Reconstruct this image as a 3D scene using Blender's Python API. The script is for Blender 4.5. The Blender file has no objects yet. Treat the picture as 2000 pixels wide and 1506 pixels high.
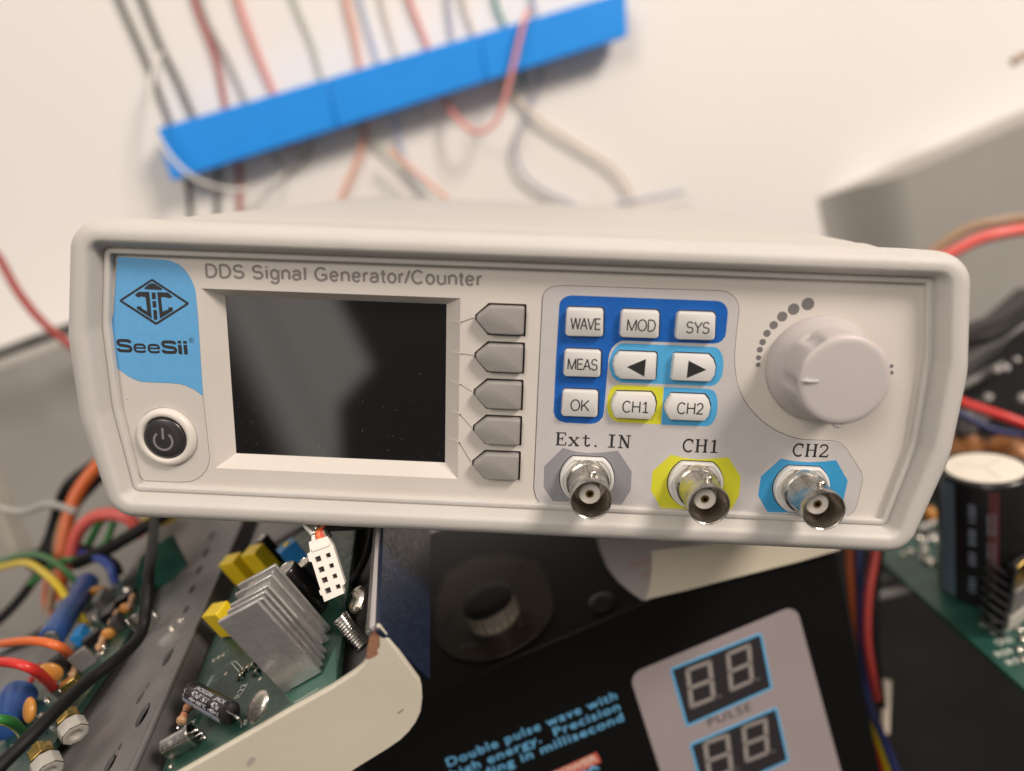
import bpy, bmesh, math, random
from mathutils import Vector, Matrix
random.seed(7)
S = bpy.context.scene
COL = S.collection

# ------------------------------------------------------------------ camera (solved from the photograph)
F = 1289.707                                     # focal length in photo pixels (2000 px wide)
RC = Matrix(((0.9988, 0.0336, -0.0357), (0.0414, -0.9700, 0.2396), (-0.0266, -0.2408, -0.9702)))
TC = Vector((0.097, -2.875, 144.178))            # panel (mm) -> camera
# re-orthonormalise
_a = Vector(RC[0]).normalized(); _b = Vector(RC[1]); _b = (_b - _a * _b.dot(_a)).normalized(); _c = _a.cross(_b)
RC = Matrix((_a, _b, _c)); RT = RC.transposed()
def P2W(p): return Vector((p[0], -p[2], p[1])) * 0.001          # panel mm -> world m (Z up, -Y to the viewer)
def D2W(d): d = RT @ Vector(d); return Vector((d[0], -d[2], d[1]))
def C2W(c): return P2W(RT @ (Vector(c) - TC))                    # camera mm -> world m
def ray(px, py): return Vector(((px - 1000) / F, (py - 753) / F, 1.0))
def at(px, py, dep): return C2W(ray(px, py) * dep)

cam_d = bpy.data.cameras.new('camera'); cam = bpy.data.objects.new('camera', cam_d); COL.objects.link(cam)
cam_d.sensor_width = 36; cam_d.lens = F / 2000 * 36
cam_d.clip_start = 0.005; cam_d.clip_end = 50
_x, _y, _z = D2W((1, 0, 0)), D2W((0, -1, 0)), D2W((0, 0, -1))
_m = Matrix((_x, _y, _z)).transposed().to_4x4(); _m.translation = C2W((0, 0, 0)); cam.matrix_world = _m
cam_d.dof.use_dof = True; cam_d.dof.focus_distance = 0.149; cam_d.dof.aperture_fstop = 5.5
S.camera = cam

# ------------------------------------------------------------------ light
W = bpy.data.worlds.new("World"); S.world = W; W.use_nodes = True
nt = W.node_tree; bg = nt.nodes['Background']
# the room behind the camera: light ceiling, dim lower half, plus an added bright patch shaped to reflect as a diagonal in the display
_n, _l = nt.nodes, nt.links
_tc0 = _n.new('ShaderNodeTexCoord'); _sp = _n.new('ShaderNodeSeparateXYZ'); _l.new(_tc0.outputs['Generated'], _sp.inputs[0])
def _v(x): return x if not isinstance(x, str) else _sp.outputs[x]
def mth(op, *a):
    m = _n.new('ShaderNodeMath'); m.operation = op
    for i, x in enumerate(a):
        x = _v(x)
        if isinstance(x, (int, float)): m.inputs[i].default_value = x
        else: _l.new(x, m.inputs[i])
    return m.outputs[0]
def sstep(x, e0, e1, lo=0.0, hi=1.0):
    r = _n.new('ShaderNodeMapRange'); r.interpolation_type = 'SMOOTHSTEP'
    _l.new(_v(x), r.inputs[0]); r.inputs[1].default_value = e0; r.inputs[2].default_value = e1; r.inputs[3].default_value = lo; r.inputs[4].default_value = hi
    return r.outputs[0]
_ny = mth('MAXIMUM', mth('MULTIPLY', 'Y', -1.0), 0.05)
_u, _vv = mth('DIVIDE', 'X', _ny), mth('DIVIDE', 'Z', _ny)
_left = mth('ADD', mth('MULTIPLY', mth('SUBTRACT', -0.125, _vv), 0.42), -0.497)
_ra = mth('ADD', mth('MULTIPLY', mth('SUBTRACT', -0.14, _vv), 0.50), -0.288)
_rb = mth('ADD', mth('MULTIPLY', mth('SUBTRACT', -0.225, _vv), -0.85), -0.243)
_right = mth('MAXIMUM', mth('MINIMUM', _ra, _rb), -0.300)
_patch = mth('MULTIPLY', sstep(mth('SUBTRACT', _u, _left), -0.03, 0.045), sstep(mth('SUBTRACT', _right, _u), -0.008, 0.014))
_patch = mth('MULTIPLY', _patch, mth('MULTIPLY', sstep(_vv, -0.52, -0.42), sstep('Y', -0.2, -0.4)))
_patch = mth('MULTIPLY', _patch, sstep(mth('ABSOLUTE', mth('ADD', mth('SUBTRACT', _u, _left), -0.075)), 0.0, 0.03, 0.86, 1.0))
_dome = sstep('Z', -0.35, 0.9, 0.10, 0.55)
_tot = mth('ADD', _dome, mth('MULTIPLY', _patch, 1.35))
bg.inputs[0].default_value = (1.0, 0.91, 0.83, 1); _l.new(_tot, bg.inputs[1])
def area(name, cpos, target, size, power, col):
    l = bpy.data.lights.new(name, 'AREA'); l.shape = 'DISK'; l.size = size; l.energy = power; l.color = col
    o = bpy.data.objects.new(name, l); COL.objects.link(o); o.location = C2W(cpos)
    o.rotation_euler = (C2W(target) - o.location).to_track_quat('-Z', 'Y').to_euler()
    return o
area('ceiling_lamp', (900, -960, -860), (0, 0, 300), 0.46, 31.5, (1.0, 0.872, 0.772))
area('second_ceiling_lamp', (-620, -380, -980), (0, 0, 300), 0.5, 7.5, (1.0, 0.88, 0.785))
vs = S.view_settings; S.display_settings.display_device = 'sRGB'
vs.view_transform = 'Standard'; vs.look = 'None'; vs.gamma = 1; vs.exposure = -0.2; vs.use_curve_mapping = False
S.cycles.use_denoising = True
S.cycles.max_bounces = 10

# ------------------------------------------------------------------ materials
def mat(name, col, rough=0.5, metal=0.0, bump=0.0, bscale=900.0, var=0.0, vscale=40.0, spec=0.5, coat=0.0, trans=0.0, var_col=None, rvar=0.0):
    m = bpy.data.materials.new(name); m.use_nodes = True
    n = m.node_tree.nodes; l = m.node_tree.links; b = n['Principled BSDF']
    b.inputs['Base Color'].default_value = (*col, 1); b.inputs['Roughness'].default_value = rough
    b.inputs['Metallic'].default_value = metal; b.inputs['Specular IOR Level'].default_value = spec
    b.inputs['Coat Weight'].default_value = coat; b.inputs['Transmission Weight'].default_value = trans
    if var or bump or rvar:
        g = n.new('ShaderNodeNewGeometry')
    if var:
        t = n.new('ShaderNodeTexNoise'); t.inputs['Scale'].default_value = vscale; t.inputs['Detail'].default_value = 6
        l.new(g.outputs['Position'], t.inputs['Vector'])
        r = n.new('ShaderNodeValToRGB'); r.color_ramp.elements[0].position = 0.35; r.color_ramp.elements[1].position = 0.65
        c2 = var_col or tuple(c * (1 - var) for c in col)
        r.color_ramp.elements[0].color = (*c2, 1); r.color_ramp.elements[1].color = (*col, 1)
        l.new(t.outputs['Fac'], r.inputs['Fac']); l.new(r.outputs['Color'], b.inputs['Base Color'])
    if rvar:
        t3 = n.new('ShaderNodeTexNoise'); t3.inputs['Scale'].default_value = vscale * 2.3; t3.inputs['Detail'].default_value = 5
        l.new(g.outputs['Position'], t3.inputs['Vector'])
        mr = n.new('ShaderNodeMapRange'); mr.inputs['From Min'].default_value = 0.3; mr.inputs['From Max'].default_value = 0.7
        mr.inputs['To Min'].default_value = max(0.02, rough - rvar); mr.inputs['To Max'].default_value = min(1, rough + rvar)
        l.new(t3.outputs['Fac'], mr.inputs['Value']); l.new(mr.outputs['Result'], b.inputs['Roughness'])
    if bump:
        t2 = n.new('ShaderNodeTexNoise'); t2.inputs['Scale'].default_value = bscale; t2.inputs['Detail'].default_value = 2
        l.new(g.outputs['Position'], t2.inputs['Vector'])
        bp = n.new('ShaderNodeBump'); bp.inputs['Strength'].default_value = bump; bp.inputs['Distance'].default_value = 0.0003
        l.new(t2.outputs['Fac'], bp.inputs['Height']); l.new(bp.outputs['Normal'], b.inputs['Normal'])
    return m
M = {}
M['bezel'] = mat('matte_white_plastic', (0.55, 0.53, 0.50), 0.42, bump=0.4, bscale=5200, var=0.06, vscale=35, rvar=0.07)
M['panel'] = mat('cream_panel_plastic', (0.61, 0.575, 0.53), 0.48, bump=0.10, bscale=4200, var=0.045, vscale=45, rvar=0.08)
M['housing'] = mat('housing_plastic', (0.50, 0.48, 0.445), 0.5, bump=0.25, bscale=4200, var=0.03, vscale=20)
M['overlay'] = mat('silver_membrane', (0.51, 0.495, 0.495), 0.42, bump=0.22, bscale=4000, var=0.03, vscale=300)
M['badge'] = mat('badge_film', (0.555, 0.53, 0.495), 0.5, bump=0.12, bscale=3000)
M['badgeblue'] = mat('badge_blue_film', (0.115, 0.38, 0.70), 0.45, bump=0.15, bscale=3500, var=0.05, vscale=500)
M['ink'] = mat('dark_ink', (0.020, 0.019, 0.021), 0.5)
M['greyink'] = mat('grey_ink', (0.225, 0.205, 0.195), 0.55)
M['dotink'] = mat('dot_ink', (0.16, 0.15, 0.15), 0.55)
M['royal'] = mat('royal_blue_film', (0.010, 0.115, 0.46), 0.35, bump=0.2, bscale=4500, var=0.12, vscale=900)
M['sky'] = mat('sky_blue_film', (0.075, 0.36, 0.66), 0.35, bump=0.15, bscale=4000)
M['cyan'] = mat('connector_blue_film', (0.04, 0.29, 0.56), 0.4, bump=0.15, bscale=4000)
M['yellowf'] = mat('yellow_film', (0.60, 0.60, 0.035), 0.4, bump=0.15, bscale=4000)
M['greyf'] = mat('grey_film', (0.25, 0.25, 0.27), 0.4, bump=0.15, bscale=4000)
M['key'] = mat('white_rubber_key', (0.635, 0.63, 0.61), 0.5, bump=0.08, bscale=2500)
M['softkey'] = mat('grey_rubber_key', (0.285, 0.27, 0.255), 0.55, bump=0.12, bscale=3000, var=0.05, vscale=200)
M['knob'] = mat('lilac_grey_plastic', (0.50, 0.468, 0.462), 0.36, bump=0.05, bscale=2000)
_kb = M['knob'].node_tree.nodes['Principled BSDF']; _kb.inputs['Subsurface Weight'].default_value = 0.3; _kb.inputs['Subsurface Scale'].default_value = 0.002
M['lcd'] = mat('black_display_glass', (0.006, 0.0055, 0.006), 0.05, var=0.0, spec=1.0)
M['dark'] = mat('dark_gap', (0.03, 0.028, 0.026), 0.7)
M['black'] = mat('black_plastic', (0.012, 0.012, 0.013), 0.42, bump=0.15, bscale=2000)
M['powercap'] = mat('power_button_cap', (0.03, 0.028, 0.03), 0.28)
M['nickel'] = mat('worn_nickel', (0.66, 0.63, 0.57), 0.25, 1.0, bump=0.04, bscale=1600, var=0.2, vscale=620, rvar=0.12)
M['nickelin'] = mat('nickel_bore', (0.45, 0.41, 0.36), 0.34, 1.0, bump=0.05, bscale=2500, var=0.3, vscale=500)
M['brass'] = mat('brass', (0.60, 0.42, 0.13), 0.28, 1.0, var=0.4, vscale=900)
M['ptfe'] = mat('white_insulator', (0.72, 0.69, 0.63), 0.5)
M['steel'] = mat('tinned_steel', (0.62, 0.60, 0.57), 0.25, 1.0, bump=0.3, bscale=900, var=0.35, vscale=260, rvar=0.12)
M['solder'] = mat('solder', (0.66, 0.62, 0.55), 0.22, 1.0, bump=0.4, bscale=1400, rvar=0.1)
M['alu'] = mat('milled_aluminium', (0.62, 0.61, 0.60), 0.31, 0.85, bump=0.35, bscale=420, var=0.07, vscale=300, rvar=0.08)
M['galv'] = mat('galvanised_sheet', (0.20, 0.193, 0.19), 0.45, 0.45, bump=0.15, bscale=500, var=0.2, vscale=70, rvar=0.12)
M['pcb'] = mat('green_solder_mask', (0.018, 0.058, 0.044), 0.32, bump=0.25, bscale=700, var=0.35, vscale=160, rvar=0.1)
M['pcbb'] = mat('bright_green_solder_mask', (0.020, 0.080, 0.062), 0.3, bump=0.25, bscale=700, var=0.4, vscale=110)
M['silk'] = mat('white_silkscreen', (0.55, 0.57, 0.52), 0.6)
M['beige'] = mat('beige_enamel', (0.57, 0.535, 0.435), 0.36, bump=0.12, bscale=700, var=0.05, vscale=45)
M['navy'] = mat('navy_enamel', (0.010, 0.019, 0.048), 0.36, bump=0.25, bscale=1500, var=0.3, vscale=300, rvar=0.1)
M['rust'] = mat('rusty_break', (0.33, 0.16, 0.09), 0.8, bump=0.5, bscale=1200, var=0.4, vscale=500)
M['welder'] = mat('black_powder_coat', (0.0042, 0.004, 0.004), 0.5, bump=0.3, bscale=2200, spec=0.2)
M['wplate'] = mat('bronze_plate', (0.058, 0.046, 0.036), 0.34, 0.5, bump=0.1, bscale=1500, rvar=0.08, vscale=60)
M['wknob'] = mat('bronze_knob', (0.84, 0.77, 0.67), 0.26, 0.65)
M['lilacpanel'] = mat('lilac_grey_film', (0.30, 0.26, 0.265), 0.42, bump=0.15, bscale=2500, var=0.05, vscale=30)
M['dispglass'] = mat('smoked_display', (0.028, 0.025, 0.029), 0.3)
M['segment'] = mat('unlit_segment', (0.25, 0.23, 0.215), 0.5)
M['dispblue'] = mat('display_border_blue', (0.10, 0.42, 0.72), 0.45)
M['bluetext'] = mat('blue_ink', (0.13, 0.40, 0.66), 0.5)
M['redink'] = mat('red_ink', (0.50, 0.10, 0.07), 0.55)
M['creamink'] = mat('cream_ink', (0.55, 0.45, 0.36), 0.55)
M['label'] = mat('sticker_white', (0.44, 0.41, 0.41), 0.5, bump=0.1, bscale=600)
M['flap'] = mat('sticker_cream_back', (0.60, 0.545, 0.43), 0.5, bump=0.1, bscale=500, var=0.06, vscale=50)
M['fadedred'] = mat('faded_red_ink', (0.48, 0.22, 0.22), 0.6)
M['wall'] = mat('white_wall_paint', (0.84, 0.822, 0.795), 0.75, bump=0.1, bscale=250, var=0.02, vscale=6)
M['desk'] = mat('dark_bench_top', (0.009, 0.0088, 0.0085), 0.7, bump=0.2, bscale=300, var=0.3, vscale=30, spec=0.2)
M['barblue'] = mat('blue_printed_plastic', (0.008, 0.29, 0.90), 0.45, bump=0.25, bscale=1200, var=0.04, vscale=60)
M['greycase'] = mat('grey_case_paint', (0.36, 0.345, 0.32), 0.5, bump=0.15, bscale=700, var=0.04, vscale=25)
M['lightcase'] = mat('pale_case_lid', (0.74, 0.71, 0.66), 0.55, bump=0.1, bscale=600)
M['yellow'] = mat('yellow_film_capacitor', (0.72, 0.52, 0.015), 0.35, bump=0.2, bscale=700, var=0.08, vscale=200)
M['bluecap'] = mat('blue_sleeve', (0.022, 0.075, 0.25), 0.3, bump=0.1, bscale=700, var=0.3, vscale=120)
M['bluepot'] = mat('blue_trimmer', (0.02, 0.20, 0.50), 0.35)
M['blacksleeve'] = mat('black_sleeve', (0.012, 0.011, 0.012), 0.25, bump=0.1, bscale=700)
M['stripe'] = mat('grey_blue_stripe', (0.27, 0.29, 0.37), 0.35)
M['capprint'] = mat('pale_print', (0.55, 0.56, 0.60), 0.5)
M['bigcapstripe'] = mat('big_capacitor_stripe', (0.085, 0.13, 0.17), 0.4)
M['bigcapprint'] = mat('big_capacitor_print', (0.14, 0.17, 0.21), 0.6)
M['bigcapred'] = mat('big_capacitor_red', (0.07, 0.018, 0.018), 0.5)
M['captop'] = mat('capacitor_top', (0.70, 0.65, 0.56), 0.5)
M['orangedisc'] = mat('orange_dipped_ceramic', (0.50, 0.22, 0.045), 0.3, bump=0.15, bscale=500, var=0.12, vscale=120)
M['tan'] = mat('tan_resistor', (0.42, 0.24, 0.13), 0.4)
M['nylon'] = mat('white_nylon', (0.36, 0.345, 0.31), 0.4)
M['whiteconn'] = mat('white_connector_plastic', (0.74, 0.71, 0.65), 0.45, bump=0.05, bscale=800)
M['copper'] = mat('copper_winding', (0.30, 0.125, 0.04), 0.35, 0.3, bump=0.6, bscale=500, var=0.4, vscale=300)
def wire_mat(name, col, rough=0.38): return mat(name + '_insulation', col, rough, bump=0.05, bscale=400)
WM = dict(black=mat('black_insulation', (0.006, 0.006, 0.006), 0.55, spec=0.25), red=wire_mat('red', (0.55, 0.028, 0.022)), orange=wire_mat('orange', (0.60, 0.13, 0.03)),
          yellow=wire_mat('yellow', (0.66, 0.49, 0.015)), green=wire_mat('green', (0.025, 0.17, 0.035)), blue=wire_mat('blue', (0.025, 0.06, 0.28)),
          navy=wire_mat('navy', (0.015, 0.022, 0.09)), white=wire_mat('white', (0.70, 0.68, 0.63)), grey=wire_mat('grey', (0.36, 0.35, 0.33)),
          pink=wire_mat('faded_red', (0.80, 0.30, 0.26)), oldred=wire_mat('dull_dark_red', (0.30, 0.035, 0.03)), darkred=wire_mat('dark_red', (0.50, 0.13, 0.12)), salmon=wire_mat('salmon_orange', (0.85, 0.42, 0.30)),
          paleblue=wire_mat('pale_blue', (0.50, 0.58, 0.74)), greygreen=wire_mat('grey_green', (0.50, 0.53, 0.44)), beigew=wire_mat('beige', (0.74, 0.65, 0.55)),
          brown=wire_mat('brown', (0.30, 0.19, 0.11)), charcoal=wire_mat('charcoal', (0.13, 0.13, 0.12)), slate=wire_mat('slate_blue', (0.48, 0.50, 0.58)),
          teal=wire_mat('teal', (0.12, 0.33, 0.27)), coral=wire_mat('coral', (0.72, 0.12, 0.10)), limegreen=wire_mat('lime_green', (0.12, 0.42, 0.03)))

# ------------------------------------------------------------------ objects, names, tags
LOC = {}
def tag(o, label=None, cat=None, group=None, kind=None):
    if label: o['label'] = label
    if cat: o['category'] = cat
    if group: o['group'] = group
    if kind: o['kind'] = kind
    return o
def thing(name, loc, label, cat, group=None):
    o = bpy.data.objects.new(name, None); COL.objects.link(o); o.empty_display_size = 0.005
    o.location = loc; LOC[o.name] = Vector(loc); return tag(o, label, cat, group)
def setparent(o, par):
    if par is not None:
        o.parent = par; o.matrix_parent_inverse = Matrix.Translation(-LOC[par.name])

class Frame:
    """local millimetre axes a, b, c (world unit vectors) at a world origin"""
    def __init__(s, o, a, b, c): s.o = Vector(o); s.a, s.b, s.c = Vector(a).normalized(), Vector(b).normalized(), Vector(c).normalized()
    def w(s, a, b, c=0.0): return s.o + (s.a * a + s.b * b + s.c * c) * 0.001
    def hit(s, px, py, v=0.0, ax=2):
        o = cam.location.copy() if False else C2W((0, 0, 0)); d = at(px, py, 1000) - o
        n = (s.a, s.b, s.c)[ax]
        k = ((s.o + n * v * 0.001) - o).dot(n) / d.dot(n); q = o + d * k - s.o
        return (q.dot(s.a) * 1000, q.dot(s.b) * 1000, q.dot(s.c) * 1000)
    def h2(s, px, py, v=0.0): return s.hit(px, py, v)[:2]
    def sub(s, a, b, c=0, rot=0.0):
        ca, sa = math.cos(rot), math.sin(rot)
        return Frame(s.w(a, b, c), s.a * ca + s.b * sa, s.b * ca - s.a * sa, s.c)
    def flip(s, order):                      # re-ordered axes, e.g. 'acB'
        d = dict(a=s.a, b=s.b, c=s.c, A=-s.a, B=-s.b, C=-s.c)
        return Frame(s.o, *[d[k] for k in order])
def frame_axis(o, ax, hint=(0.3, 0.2, 0.9)):
    ax = Vector(ax).normalized(); a = Vector(hint).cross(ax)
    if a.length < 1e-4: a = Vector((1, 0, 0)).cross(ax)
    a.normalize(); return Frame(o, a, ax.cross(a), ax)

def catmull(pts, n=8):
    pts = [Vector(p) for p in pts]
    if len(pts) < 3:
        return [pts[0].lerp(pts[-1], i / n) for i in range(n + 1)]
    out = []
    P = [pts[0] * 2 - pts[1]] + pts + [pts[-1] * 2 - pts[-2]]
    for i in range(1, len(P) - 2):
        for k in range(n):
            t = k / n; p0, p1, p2, p3 = P[i - 1:i + 3]
            out.append(0.5 * ((2 * p1) + (p2 - p0) * t + (2 * p0 - 5 * p1 + 4 * p2 - p3) * t * t + (3 * p1 - p0 - 3 * p2 + p3) * t ** 3))
    out.append(pts[-1]); return out
def roundpoly(pts, r, n=6):
    """fillet a polygon; r a number or one per corner"""
    out = []; N = len(pts); rs = r if isinstance(r, (list, tuple)) else [r] * N
    for i in range(N):
        p = Vector(pts[i][:2]); a = Vector(pts[i - 1][:2]) - p; b = Vector(pts[(i + 1) % N][:2]) - p
        la, lb = a.length, b.length
        if rs[i] <= 1e-6: out += [tuple(p)] * (1); continue
        a.normalize(); b.normalize(); ang = math.acos(max(-1, min(1, a.dot(b))))
        t = rs[i] / max(1e-4, math.tan(ang / 2)); t = min(t, la * 0.49, lb * 0.49); rr = t * math.tan(ang / 2)
        if ang > math.pi - 0.02:
            for k in range(n + 1): out.append(tuple(p + (a * t) * (1 - k / n) + (b * t) * (k / n)))
            continue
        c = p + (a + b).normalized() * (rr / math.sin(ang / 2)); s = p + a * t; e = p + b * t
        v0 = s - c; v1 = e - c; th = v0.angle_signed(v1) if v0.length > 1e-9 else 0
        for k in range(n + 1):
            q = v0.copy(); q.rotate(Matrix.Rotation(-th * k / n, 2)); out.append(tuple(c + q))
    return out
def circle(cx, cy, r, n=40, r2=None, rot=0.0):
    r2 = r2 or r
    return [(cx + math.cos(2 * math.pi * k / n + rot) * r, cy + math.sin(2 * math.pi * k / n + rot) * r2) for k in range(n)]

class MB:
    def __init__(s): s.v = []; s.f = []; s.m = []
    def add(s, verts, faces, m=0):
        k = len(s.v); s.v += [Vector(v) for v in verts]
        for f in faces: s.f.append([i + k for i in f]); s.m.append(m)
    def prism(s, fr, poly, c0, c1, m=0, top=True, bot=True, scale1=None):
        n = len(poly); lo = [fr.w(p[0], p[1], c0) for p in poly]
        q = poly if not scale1 else scale1
        hi = [fr.w(p[0], p[1], c1) for p in q]
        fs = [[i, (i + 1) % n, n + (i + 1) % n, n + i] for i in range(n)]
        if top: fs.append([n + i for i in range(n)])
        if bot: fs.append([n - 1 - i for i in range(n)])
        s.add(lo + hi, fs, m)
    def box(s, fr, a0, a1, b0, b1, c0, c1, m=0):
        s.prism(fr, [(a0, b0), (a1, b0), (a1, b1), (a0, b1)], c0, c1, m)
    def rings(s, rings, m=0, cap0=True, cap1=True):
        n = len(rings[0]); vs = [p for r in rings for p in r]; fs = []
        for j in range(len(rings) - 1):
            for i in range(n):
                fs.append([j * n + i, j * n + (i + 1) % n, (j + 1) * n + (i + 1) % n, (j + 1) * n + i])
        if cap0: fs.append(list(range(n))[::-1])
        if cap1: fs.append([(len(rings) - 1) * n + i for i in range(n)])
        s.add(vs, fs, m)
    def tube(s, pts, r, seg=12, m=0, smooth=8):
        """pts world metres, r in mm (number or start/end pair)"""
        c = catmull(pts, smooth) if smooth else [Vector(p) for p in pts]
        rr = r if isinstance(r, (list, tuple)) else (r, r)
        rings = []; up = None
        for i, p in enumerate(c):
            t = (c[min(i + 1, len(c) - 1)] - c[max(i - 1, 0)]).normalized()
            if up is None:
                up = t.orthogonal().normalized()
            else:
                up = (up - t * up.dot(t)).normalized()
            b = t.cross(up); k = i / (len(c) - 1); rad = (rr[0] * (1 - k) + rr[1] * k) * 0.001
            rings.append([p + (up * math.cos(2 * math.pi * j / seg) + b * math.sin(2 * math.pi * j / seg)) * rad for j in range(seg)])
        s.rings(rings, m)
    def lathe(s, fr, prof, seg=40, m=0, cap0=True, cap1=True):
        """prof [(radius, c)] in mm round the frame's c axis"""
        s.rings([[fr.w(r * math.cos(2 * math.pi * j / seg), r * math.sin(2 * math.pi * j / seg), h) for j in range(seg)] for r, h in prof], m, cap0, cap1)
    def ball(s, fr, ra, rb, rc, m=0, n=14):
        prof = [(max(1e-3, math.sin(math.pi * i / n)), -math.cos(math.pi * i / n)) for i in range(n + 1)]
        s.rings([[fr.w(ra * r * math.cos(2 * math.pi * j / 20), rb * r * math.sin(2 * math.pi * j / 20), rc * h) for j in range(20)] for r, h in prof], m)
    def build(s, name, mats, parent=None, smooth=True, bevel=0.0, bseg=2, auto=35, recalc=True):
        me = bpy.data.meshes.new(name)
        lo = Vector([min(v[i] for v in s.v) for i in range(3)]); hi = Vector([max(v[i] for v in s.v) for i in range(3)]); c = (lo + hi) / 2
        me.from_pydata([v - c for v in s.v], [], s.f)
        for x in (mats if isinstance(mats, (list, tuple)) else [mats]): me.materials.append(M[x] if isinstance(x, str) else x)
        for p, k in zip(me.polygons, s.m): p.material_index = k
        if recalc:
            bm = bmesh.new(); bm.from_mesh(me); bmesh.ops.remove_doubles(bm, verts=bm.verts, dist=2e-7); bmesh.ops.recalc_face_normals(bm, faces=bm.faces); bm.to_mesh(me); bm.free()
        if smooth:
            for p in me.polygons: p.use_smooth = True
            me.set_sharp_from_angle(angle=math.radians(auto))
        o = bpy.data.objects.new(name, me); COL.objects.link(o); o.location = c; LOC[o.name] = c
        setparent(o, parent)
        if bevel:
            b = o.modifiers.new('bevel', 'BEVEL'); b.width = bevel * 0.001; b.segments = bseg; b.limit_method = 'ANGLE'; b.angle_limit = math.radians(40)
            b.harden_normals = False
        return o

from mathutils.geometry import delaunay_2d_cdt
def _inside(p, loops):
    c = False
    for lp in loops:
        n = len(lp)
        for i in range(n):
            (x0, y0), (x1, y1) = lp[i], lp[(i + 1) % n]
            if (y0 > p[1]) != (y1 > p[1]) and p[0] < (x1 - x0) * (p[1] - y0) / (y1 - y0) + x0: c = not c
    return c
def tri_fill(loops):
    vs = []; es = []
    for lp in loops:
        k = len(vs); vs += [Vector(p[:2]) for p in lp]; es += [(k + i, k + (i + 1) % len(lp)) for i in range(len(lp))]
    V, E_, Fc, *_ = delaunay_2d_cdt(vs, es, [], 0, 1e-5)
    return V, [list(f) for f in Fc if _inside(sum((V[i] for i in f), Vector((0, 0))) / len(f), loops)]
def _geo(cu):
    o = bpy.data.objects.new('tmp', cu); COL.objects.link(o)
    dg = bpy.context.evaluated_depsgraph_get(); dg.update()
    me = o.evaluated_get(dg).to_mesh()
    g = ([v.co.copy() for v in me.vertices], [list(p.vertices) for p in me.polygons])
    o.evaluated_get(dg).to_mesh_clear()
    bpy.data.objects.remove(o); bpy.data.curves.remove(cu); return g
def add_flat(mb, fr, loops, c0, c1, m=0, bevel=0.0):
    """flat plate with holes between heights c0 and c1 of a frame"""
    loops = [[tuple(p[:2]) for i, p in enumerate(lp) if (Vector(p[:2]) - Vector(lp[i - 1][:2])).length > 1e-5] for lp in loops]
    tl = [grow(lp, -bevel) for lp in loops] if bevel else loops
    V, Fc = tri_fill(tl); mb.add([fr.w(v.x, v.y, c1) for v in V], Fc, m)
    for lp, l2 in zip(loops, tl):
        n = len(lp); hs_ = [(lp, c0), (lp, c1 - bevel)] + ([(l2, c1)] if bevel else [])
        if not bevel: hs_ = [(lp, c0), (lp, c1)]
        mb.rings([[fr.w(p[0], p[1], h) for p in q] for q, h in hs_], m, False, False)
def grow(poly, g):
    P = [Vector(p) for p in poly]; n = len(P); r = []
    ar = sum(P[i].x * P[(i + 1) % n].y - P[(i + 1) % n].x * P[i].y for i in range(n)); sg = 1 if ar > 0 else -1
    for i in range(n):
        t = (P[(i + 1) % n] - P[i - 1]).normalized(); r.append(tuple(P[i] + Vector((t.y, -t.x)) * g * sg))
    return r
def flat(name, fr, loops, c0, c1, mt, parent=None, bevel=0.0):
    mb = MB(); add_flat(mb, fr, loops, c0, c1, 0, bevel); return mb.build(name, mt, parent, smooth=True, auto=30)
_tc = {}
def text_geo(s, bold=0.0, half=0.02, shear=0.0, space=1.0):
    k = (s, bold, half, shear, space)
    if k not in _tc:
        cu = bpy.data.curves.new('tmp', 'FONT'); cu.body = s; cu.size = 1; cu.offset = bold; cu.extrude = half; cu.shear = shear; cu.space_character = space
        cu.resolution_u = 6; _tc[k] = _geo(cu)
    return _tc[k]
def text_fit(mb, fn, s, width, height, m=0, bold=0.0, shear=0.0, ref=None, space=1.0):
    """text scaled to width x height (height of ref or of the text); fn maps (x, y, k) to a world point, k in -1..1 through the thickness"""
    v, f = text_geo(s, bold, 0.02, shear, space)
    x0 = min(p.x for p in v); x1 = max(p.x for p in v)
    rv = text_geo(ref or s, bold, 0.02, shear, space)[0]; y0 = min(p.y for p in rv); y1 = max(p.y for p in rv)
    sx = width / (x1 - x0); sy = height / (y1 - y0)
    mb.add([fn((p.x - x0) * sx, (p.y - y0) * sy, p.z / 0.02) for p in v], f, m)
def text_px(mb, fr, s, pl, pr, pt, c=0.0, m=0, th=0.04, **kw):
    """text on plane c of a frame from photo points: baseline left, baseline right, a point at cap height above the left"""
    L = Vector(fr.h2(*pl, c)); Rr = Vector(fr.h2(*pr, c)); T = Vector(fr.h2(*pt, c))
    ex = (Rr - L); wd = ex.length; ex.normalize(); ey = Vector((-ex.y, ex.x)); h = abs((T - L).dot(ey))
    if (T - L).dot(ey) < 0: ey = -ey
    def fn(x, y, k):
        q = L + ex * x + ey * y; return fr.w(q.x, q.y, c + th * 0.5 + k * th * 0.5)
    text_fit(mb, fn, s, wd, h, m, **kw)

# ================================================================== SETTING
# room frame: w to the right along the bench, d away from the viewer, u up (camera space vectors)
cw, cd, cu_ = (0.86561, -0.49981, -0.02998), (-0.15482, -0.32411, 0.93326), (-0.47618, -0.80320, -0.35794)
CF = Frame(C2W(ray(415, 1370) * 150), D2W(cw), D2W(cd), D2W(cu_))
WF0 = at(760, 180, 430)
WF = Frame(WF0, D2W(cw), D2W(cu_), D2W([-x for x in cd]))      # wall frame: a right, b up, c to the viewer
mb = MB(); mb.box(WF, -900, 1000, -520, 900, -12, 0); tag(mb.build('wall', 'wall', smooth=False), kind='structure')
mb = MB(); mb.box(CF, -900, 1000, -400, 420, -265, -245); tag(mb.build('bench_top', 'desk', smooth=False), kind='structure')

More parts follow.
